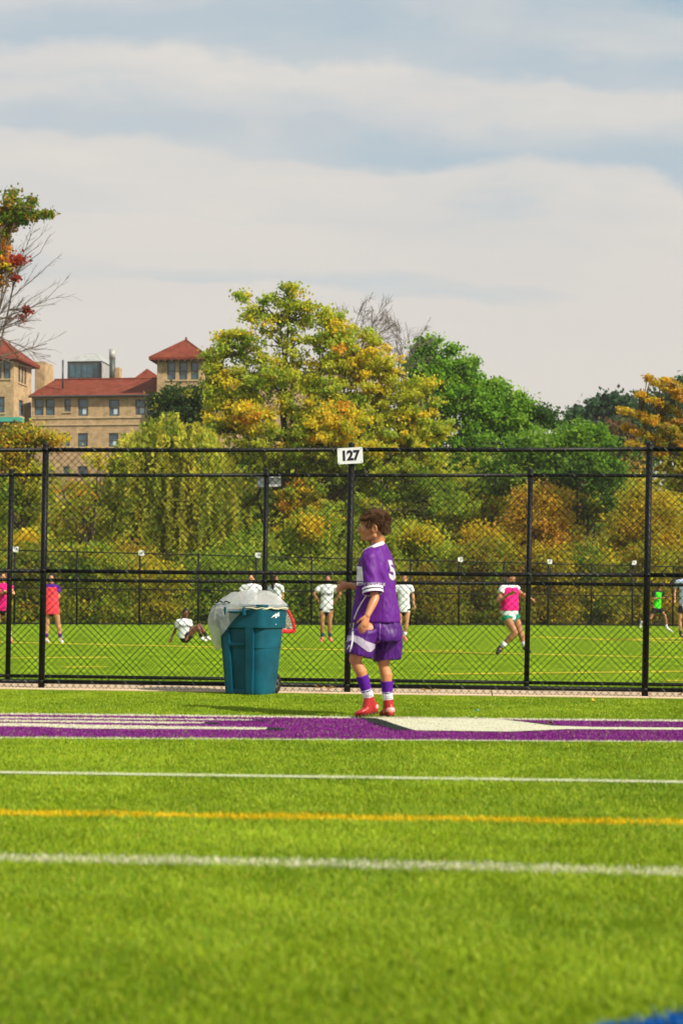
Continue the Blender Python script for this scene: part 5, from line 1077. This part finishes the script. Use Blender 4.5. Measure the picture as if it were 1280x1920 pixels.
for i in range(260):       # fringe over the forehead
    s_ = rng.uniform(-.062, .062); p = Hd(.078+.012*rng.random(), .062+.02*rng.random(), s_); lock(p, hh*.75+UP*-.55+Vector(rng.normal(0, .22, 3)), rng.uniform(.03, .055), .0022, .30, Vector(rng.normal(0, .6, 3)))
for i in range(200):       # sideburn and nape
    p = Hd(rng.uniform(.01, .05), rng.uniform(.0, .03), -.072); lock(p, UP*-1+hh*rng.uniform(-.2, .5)+Vector(rng.normal(0, .15, 3)), rng.uniform(.02, .045), .002, .1, Vector(rng.normal(0, .4, 3)))
np_mesh('hair_lock', V, Fc, M_HR2, boy); tag(bpy.data.objects['hair_lock'], kind='stuff')
# jersey: torso rings follow the photographed outline
def ringpx(py, xl, xr, dpt, e=.9, dc=.02, n=40):
    c = B((xl+xr)/2, py, dc); half = (xr-xl)/2/SB
    # ellipse with axes along rgt (b) and fwd (a) whose silhouette half width is 'half'
    b_ = dpt; ax, bx = abs(fwd.x), abs(rgt.x); a_ = math.sqrt(max(1e-4, half**2-(b_*bx)**2))/ax
    return ering(c, fwd*a_, rgt*b_, n, e)
def wrinkle(o, amp, sc, seed, stretch=(1, 1, .35), zr=None):
    me = o.data; me.update(); NV = [v.normal.copy() for v in me.vertices]
    for v, vn in zip(me.vertices, NV):
        q = Vector((v.co.x*stretch[0], v.co.y*stretch[1], v.co.z*stretch[2]))*sc+Vector((seed, 0, 0)); k = 1.0 if zr is None else max(0, min(1, (zr[0]-v.co.z)/zr[1]))
        n_ = 1-abs(noise.noise(q))*2.2; 
        if seed == 3.3 or seed == 9.1:
            w_ = v.co-ns; t_ = w_.dot(arm_ax); r_ = (w_-arm_ax*t_).length
            if t_ > .06 and r_ < .10: k *= .25
        v.co = v.co+vn*amp*(n_-.4)*k
bm = bmesh.new()
arm_ax = (B(699, 1113, -.185)-ns).normalized()
rg = [ringpx(*a) for a in ((1019, 703, 722, .055), (1027, 690, 727, .10), (1036, 681, 731.5, .165), (1048, 675, 735, .185), (1065, 671, 738.5, .18), (1085, 669, 740, .155), (1105, 667.5, 741.5, .145), (1130, 664, 745, .140), (1150, 661, 748, .142), (1160, 660, 749, .148), (1167, 659, 750, .150))]
loft(bm, rg)
sh_e = B(699, 1112, -.20)
limb(bm, [ns+UP*-.005, (ns+sh_e)/2], [.066, .070], 18); tube(bm, [ns, (ns+sh_e)/2+UP*.0, sh_e], [.062, .067, .0735], 22)
fe2 = B(688, 1095, .20); limb(bm, [fs, (fs+fe2)/2], [.062, .062], 18); tube(bm, [fs, fe2], [.060, .064], 20)
jer = from_bm('jersey', bm, M_PUR, boy); remesh(jer, .0065, 6, bake=True); wrinkle(jer, .0075, 13, 3.3, (1, 1, .28)); wrinkle(jer, .003, 34, 9.1, (1, 1, .5))
jn = [v.normal.copy() for v in jer.data.vertices]
for v, vn in zip(jer.data.vertices, jn):      # diagonal folds from the shoulder to the waist
    c = v.co; d = (c-ns); ph = d.dot(Vector((.75, 0, .55)).normalized())*95; k = max(0, 1-abs(d.z+.12)/.16)*(c.y < YQ+.02); v.co = v.co+vn*.0035*math.sin(ph)*k
# shorts
bm = bmesh.new()
loft(bm, [ringpx(*a) for a in ((1150, 668, 742, .11), (1164, 663, 746, .13), (1175, 659, 750, .145), (1190, 656.5, 751, .14), (1200, 655.5, 750, .135))])
loft(bm, [ering(B(683, 1180, -.075), Vector((.105, .02, 0)), Vector((-.02, .10, 0)), 24), ering(B(677, 1203, -.09), Vector((.115, .02, .0)), Vector((-.02, .105, 0)), 24), ering(B(671.5, 1229, -.10), Vector((.098, .02, -.026)), Vector((-.02, .10, 0)), 24)])
loft(bm, [ering(B(722, 1180, .08), Vector((.125, .02, 0)), Vector((-.02, .105, 0)), 24), ering(B(726, 1205, .085), Vector((.122, .02, 0)), Vector((-.02, .11, 0)), 24), ering(B(725.5, 1237, .09), Vector((.103, .02, .010)), Vector((-.02, .10, 0)), 24)])
sho = from_bm('shorts', bm, M_PUR2, boy); remesh(sho, .0065, 5, bake=True); wrinkle(sho, .014, 10, 7.7, (1, 1, .55)); wrinkle(sho, .004, 30, 2.2, (1, 1, .6))
def bvh(o):
    me = o.data; me.calc_loop_triangles(); return BVHTree.FromPolygons([v.co.copy() for v in me.vertices], [tuple(t.vertices) for t in me.loop_triangles])
T_J, T_S = bvh(jer), bvh(sho)
def decal(name, me, org, xd, yd, nd, tree_, m, off=.0025, cut=.02):
    """flat mesh (x,y) laid onto a surface along -nd"""
    bm = bmesh.new(); bm.from_mesh(me)
    for _ in range(4):
        lg = [e for e in bm.edges if e.calc_length() > cut]
        if not lg: break
        bmesh.ops.subdivide_edges(bm, edges=lg, cuts=1); bmesh.ops.triangulate(bm, faces=[f for f in bm.faces if len(f.verts) > 3])
    for v in bm.verts:
        p = org+xd*v.co.x+yd*v.co.y; h = tree_.ray_cast(p+nd*.35, -nd, 1.0); q = h[0] if h[0] else p; v.co = q+nd*off+Vector((0, -.0012, 0))
    return from_bm(name, bm, m, boy)
def polymesh(pts):
    me = bpy.data.meshes.new('p'); me.from_pydata([(x, y, 0) for x, y in pts], [], [tuple(range(len(pts)))]); return me
# pixel-shaped trim laid on the cloth surface
def pxtrim(name, pts, tree_, m, off=.003, yd=-.3, cut=.012):
    bm = bmesh.new(); vs = [bm.verts.new((x, y, 0)) for x, y in pts]; bm.faces.new(vs); bmesh.ops.triangulate(bm, faces=bm.faces[:])
    for _ in range(4):
        lg = [e for e in bm.edges if e.calc_length() > cut*SB]
        if not lg: break
        bmesh.ops.subdivide_edges(bm, edges=lg, cuts=1); bmesh.ops.triangulate(bm, faces=[f for f in bm.faces if len(f.verts) > 3])
    for v in bm.verts:
        d = ray(v.co.x, v.co.y); o0 = Vector((0, 0, CH)); dn = d.normalized(); h = tree_.ray_cast(o0+dn*(YQ-1.5), dn, 4.0); nn = h[1] if h[0] else Vector((0, -1, 0))
        if h[0] and nn.dot(dn) > 0: nn = -nn
        v.co = (h[0] if h[0] else P(v.co.x, v.co.y, YQ))+nn*off
    return from_bm(name, bm, m, boy, True)
# number on the back
bkn = -fwd
me = text_mesh('5', .20, .010); me.transform(Matrix.Scale(1.05, 4, (1, 0, 0)))
ob = B(736, 1071, .0)
decal('back_number', me, ob-rgt*.035, rgt, UP, (bkn+Vector((0, -.15, 0))).normalized(), T_J, M_WTR, .004, .02)
# white collar
bm = bmesh.new(); cb_ = B(707.5, 1023, .02)
cpts = [(B(717.5, 1019.5, -.02)), (B(708, 1023, -.065)), (B(697, 1028, -.06)), (B(687, 1033, -.03)), (B(681.5, 1036, .02)), (B(686, 1034, .09)), (B(700, 1026, .12)), (B(714, 1020, .09)), (B(718.5, 1018.5, .03)), (B(717.5, 1019.5, -.02))]
tube(bm, cpts, .0115, 10, False, A=UP); tube(bm, [p+UP*.012-Vector((0, 0, 0)) for p in cpts], .0085, 8, False, A=UP); from_bm('collar', bm, M_WTR, boy, True)
# sleeve rings and sleeve lettering
ax_ = (sh_e-ns).normalized()
for k, (o0, o1) in enumerate(((-.042, -.026), (-.016, .002))):
    bm = bmesh.new(); tube(bm, [sh_e+ax_*o0, sh_e+ax_*o1], [.0800, .0812], 28, False); from_bm('sleeve_stripe', bm, M_WTR, boy, True)
me = text_mesh('NEW ROCHELLE', .030, .0008)
dn_ = Vector((.05, -1, 0)).normalized(); xd_ = Vector((1, .05, 0)).normalized(); decal('sleeve_lettering', me, B(695.5, 1095.5, -.2), xd_, (UP-ax_*0), dn_, T_J, M_WTR, .003, .02)
# chest panel seen edge on, with two thin stripes under it
pxtrim('chest_panel', [(668.6, 1062), (679, 1062.5), (681.5, 1089), (669, 1089.5)], T_J, M_WTR)
pxtrim('chest_stripe', [(669.0, 1091.6), (681.6, 1091), (681.8, 1093.6), (668.9, 1094)], T_J, M_WTR)
# side piping on jersey and shorts, grey band, small crests
def band(pts, w0):
    L1 = []; R1 = []
    for i, (x, y) in enumerate(pts):
        a = pts[max(0, i-1)]; b = pts[min(len(pts)-1, i+1)]; dx, dy = b[0]-a[0], b[1]-a[1]; l_ = math.hypot(dx, dy); L1.append((x-dy/l_*w0/2, y+dx/l_*w0/2)); R1.append((x+dy/l_*w0/2, y-dx/l_*w0/2))
    return L1, R1
def ribbon(name, pts, w0, tree_, m, off=.0035):
    fine = []
    for (a, b) in zip(pts[:-1], pts[1:]):
        for i in range(5): fine.append((a[0]+(b[0]-a[0])*i/5, a[1]+(b[1]-a[1])*i/5))
    fine.append(pts[-1]); L1, R1 = band(fine, w0); bm = bmesh.new(); vs = []
    for (x, y) in [p for pr in zip(L1, R1) for p in pr]:
        d = ray(x, y).normalized(); h = tree_.ray_cast(Vector((0, 0, CH))+d*(YQ-1.5), d, 4.0); q = h[0] if h[0] else P(x, y, YQ-.12); nn = h[1] if h[0] else Vector((0, -1, 0)); nn = nn if nn.dot(d) < 0 else -nn; vs.append(bm.verts.new(q+nn*off))
    for i in range(0, len(vs)-2, 2): bm.faces.new((vs[i], vs[i+1], vs[i+3], vs[i+2]))
    return from_bm(name, bm, m, boy, True)
ribbon('jersey_piping', [(686.5, 1117), (679, 1128), (672, 1141), (666, 1155), (664, 1161)], 1.7, T_J, M_WTR)
ribbon('shorts_piping', [(664.5, 1166), (662.5, 1176), (661.5, 1188), (661.5, 1200), (659, 1212), (656.5, 1222)], 2.6, T_S, M_WTR, .006)
pxtrim('shorts_band', [(651, 1191), (662, 1191), (674, 1194), (686, 1202), (702.5, 1208), (701.5, 1215), (695, 1222), (689, 1222), (678, 1214), (668, 1206), (659, 1201), (649.5, 1204)], T_S, M_GRY, .0045)
pxtrim('shorts_crest', [(655, 1170), (659, 1168), (659.5, 1176), (654.5, 1178)], T_S, M_WTR, .004)
pxtrim('shorts_logo', [(650.5, 1217), (655, 1209), (656, 1209.5), (652, 1217.5)], T_S, M_WTR, .004)
ribbon('centre_seam', [(712, 1166), (712, 1180), (711.8, 1195), (711.6, 1206)], 1.0, T_S, mat('seam_violet', (.34, .12, .5), .5), .004)
# socks and cleats
def sock(kn_, an_, t0, nm='sock'):
    bm = bmesh.new(); ax = (kn_-an_).normalized(); L_ = (kn_-an_).length; pts = []; rd = []
    n = 26
    for i in range(n):
        t = i/(n-1); p = an_+ax*(.055+t*(t0-.055)); pts.append(p-fwd*.008*t); rd.append(.040+.009*t+.0028*math.sin(i*1.9+t*3)+.0015*rng.random())
    rd[-1] = rd[-2]+.001
    tube(bm, pts, rd, 22); o = from_bm('sock', bm, M_SCK, boy, True)
    bm = bmesh.new(); tube(bm, [an_-ax*.02, an_+ax*.02, an_+ax*.075], [.0375, .0385, .0415], 20); w_ = from_bm('white_sock', bm, M_WTR, boy, True)
    bm = bmesh.new()
    for a in (-.25, .18, .6):
        for k in (.018, .034, .050):
            r_ = .0398; q = an_+ax*k; dv = (Vector((math.sin(a), -math.cos(a), 0))); q = q+dv*r_; box(bm, (0, 0, 0), (.0085, .003, .009), Matrix.Translation(q)@Matrix.Rotation(a, 4, 'Z'))
    from_bm('grip_mark', bm, C_NV, w_)
sock(kn, an, .185); sock(kf, af, .150)
def cleat(heel, toe, ankle, hr, tr_, updir, sidev, heel_face):
    d = (toe-heel).normalized(); L_ = (toe-heel).length; sv = (sidev-d*sidev.dot(d)).normalized(); u_ = updir-d*updir.dot(d); u_.normalize()
    bm = bmesh.new(); rings = []
    for t, w_, h_, z in ((0, .016, .018, .022), (.03, .028, .030, .026), (.12, .034, .038, .032), (.28, .034, .040, .034), (.45, .036, .034, .027), (.62, .042, .027, .022), (.80, .042, .021, .018), (.93, .031, .016, .015), (1.0, .012, .008, .011)):
        rings.append(ering(heel+d*L_*t+u_*z, sv*w_, u_*h_, 20, .85))
    loft(bm, rings); limb(bm, [ankle, heel+d*L_*.22+u_*.045], [.0395, .040]); limb(bm, [ankle, heel+d*L_*.5+u_*.026], [.038, .036]); ellipsoid(bm, heel+d*.03+u_*.05, d*.034, sv*.031, u_*.040)
    c = from_bm('cleat', bm, M_CL, boy); remesh(c, .0045, 3)
    bm = bmesh.new(); rings = []
    for t, w_ in ((-.01, .018), (.10, .033), (.30, .031), (.45, .030), (.65, .042), (.85, .039), (1.0, .016)): rings.append(ering(heel+d*L_*t-u_*.001, sv*w_, u_*.006, 16))
    loft(bm, rings); s_ = from_bm('sole', bm, M_SOLE, c, True)
    for t, o_ in ((.04, -.02), (.04, .02), (.22, -.022), (.22, .022), (.55, -.03), (.55, .03), (.70, -.034), (.70, .034), (.86, -.024), (.86, .024)):
        p = heel+d*L_*t+sv*o_-u_*.004; bm = bmesh.new(); tube(bm, [p, p-u_*.012], [.0065, .0045], 8); from_bm('stud', bm, M_SOLE, s_)
    bm = bmesh.new(); ellipsoid(bm, heel+d*.028+u_*.040, d*.042, sv*.0375, u_*.030, 16); hp = from_bm('heel_panel', bm, M_CLP, c, True)
    return c
cleat(B(706, 1335, -.02), B(666, 1341.5, -.13), an, .04, .03, Vector((.15, 0, 1)), Vector((.3, .9, 0)), None)
cleat(B(734, 1341, .03), B(716, 1341, .22), af, .04, .03, UP, Vector((.95, .3, 0)), None)
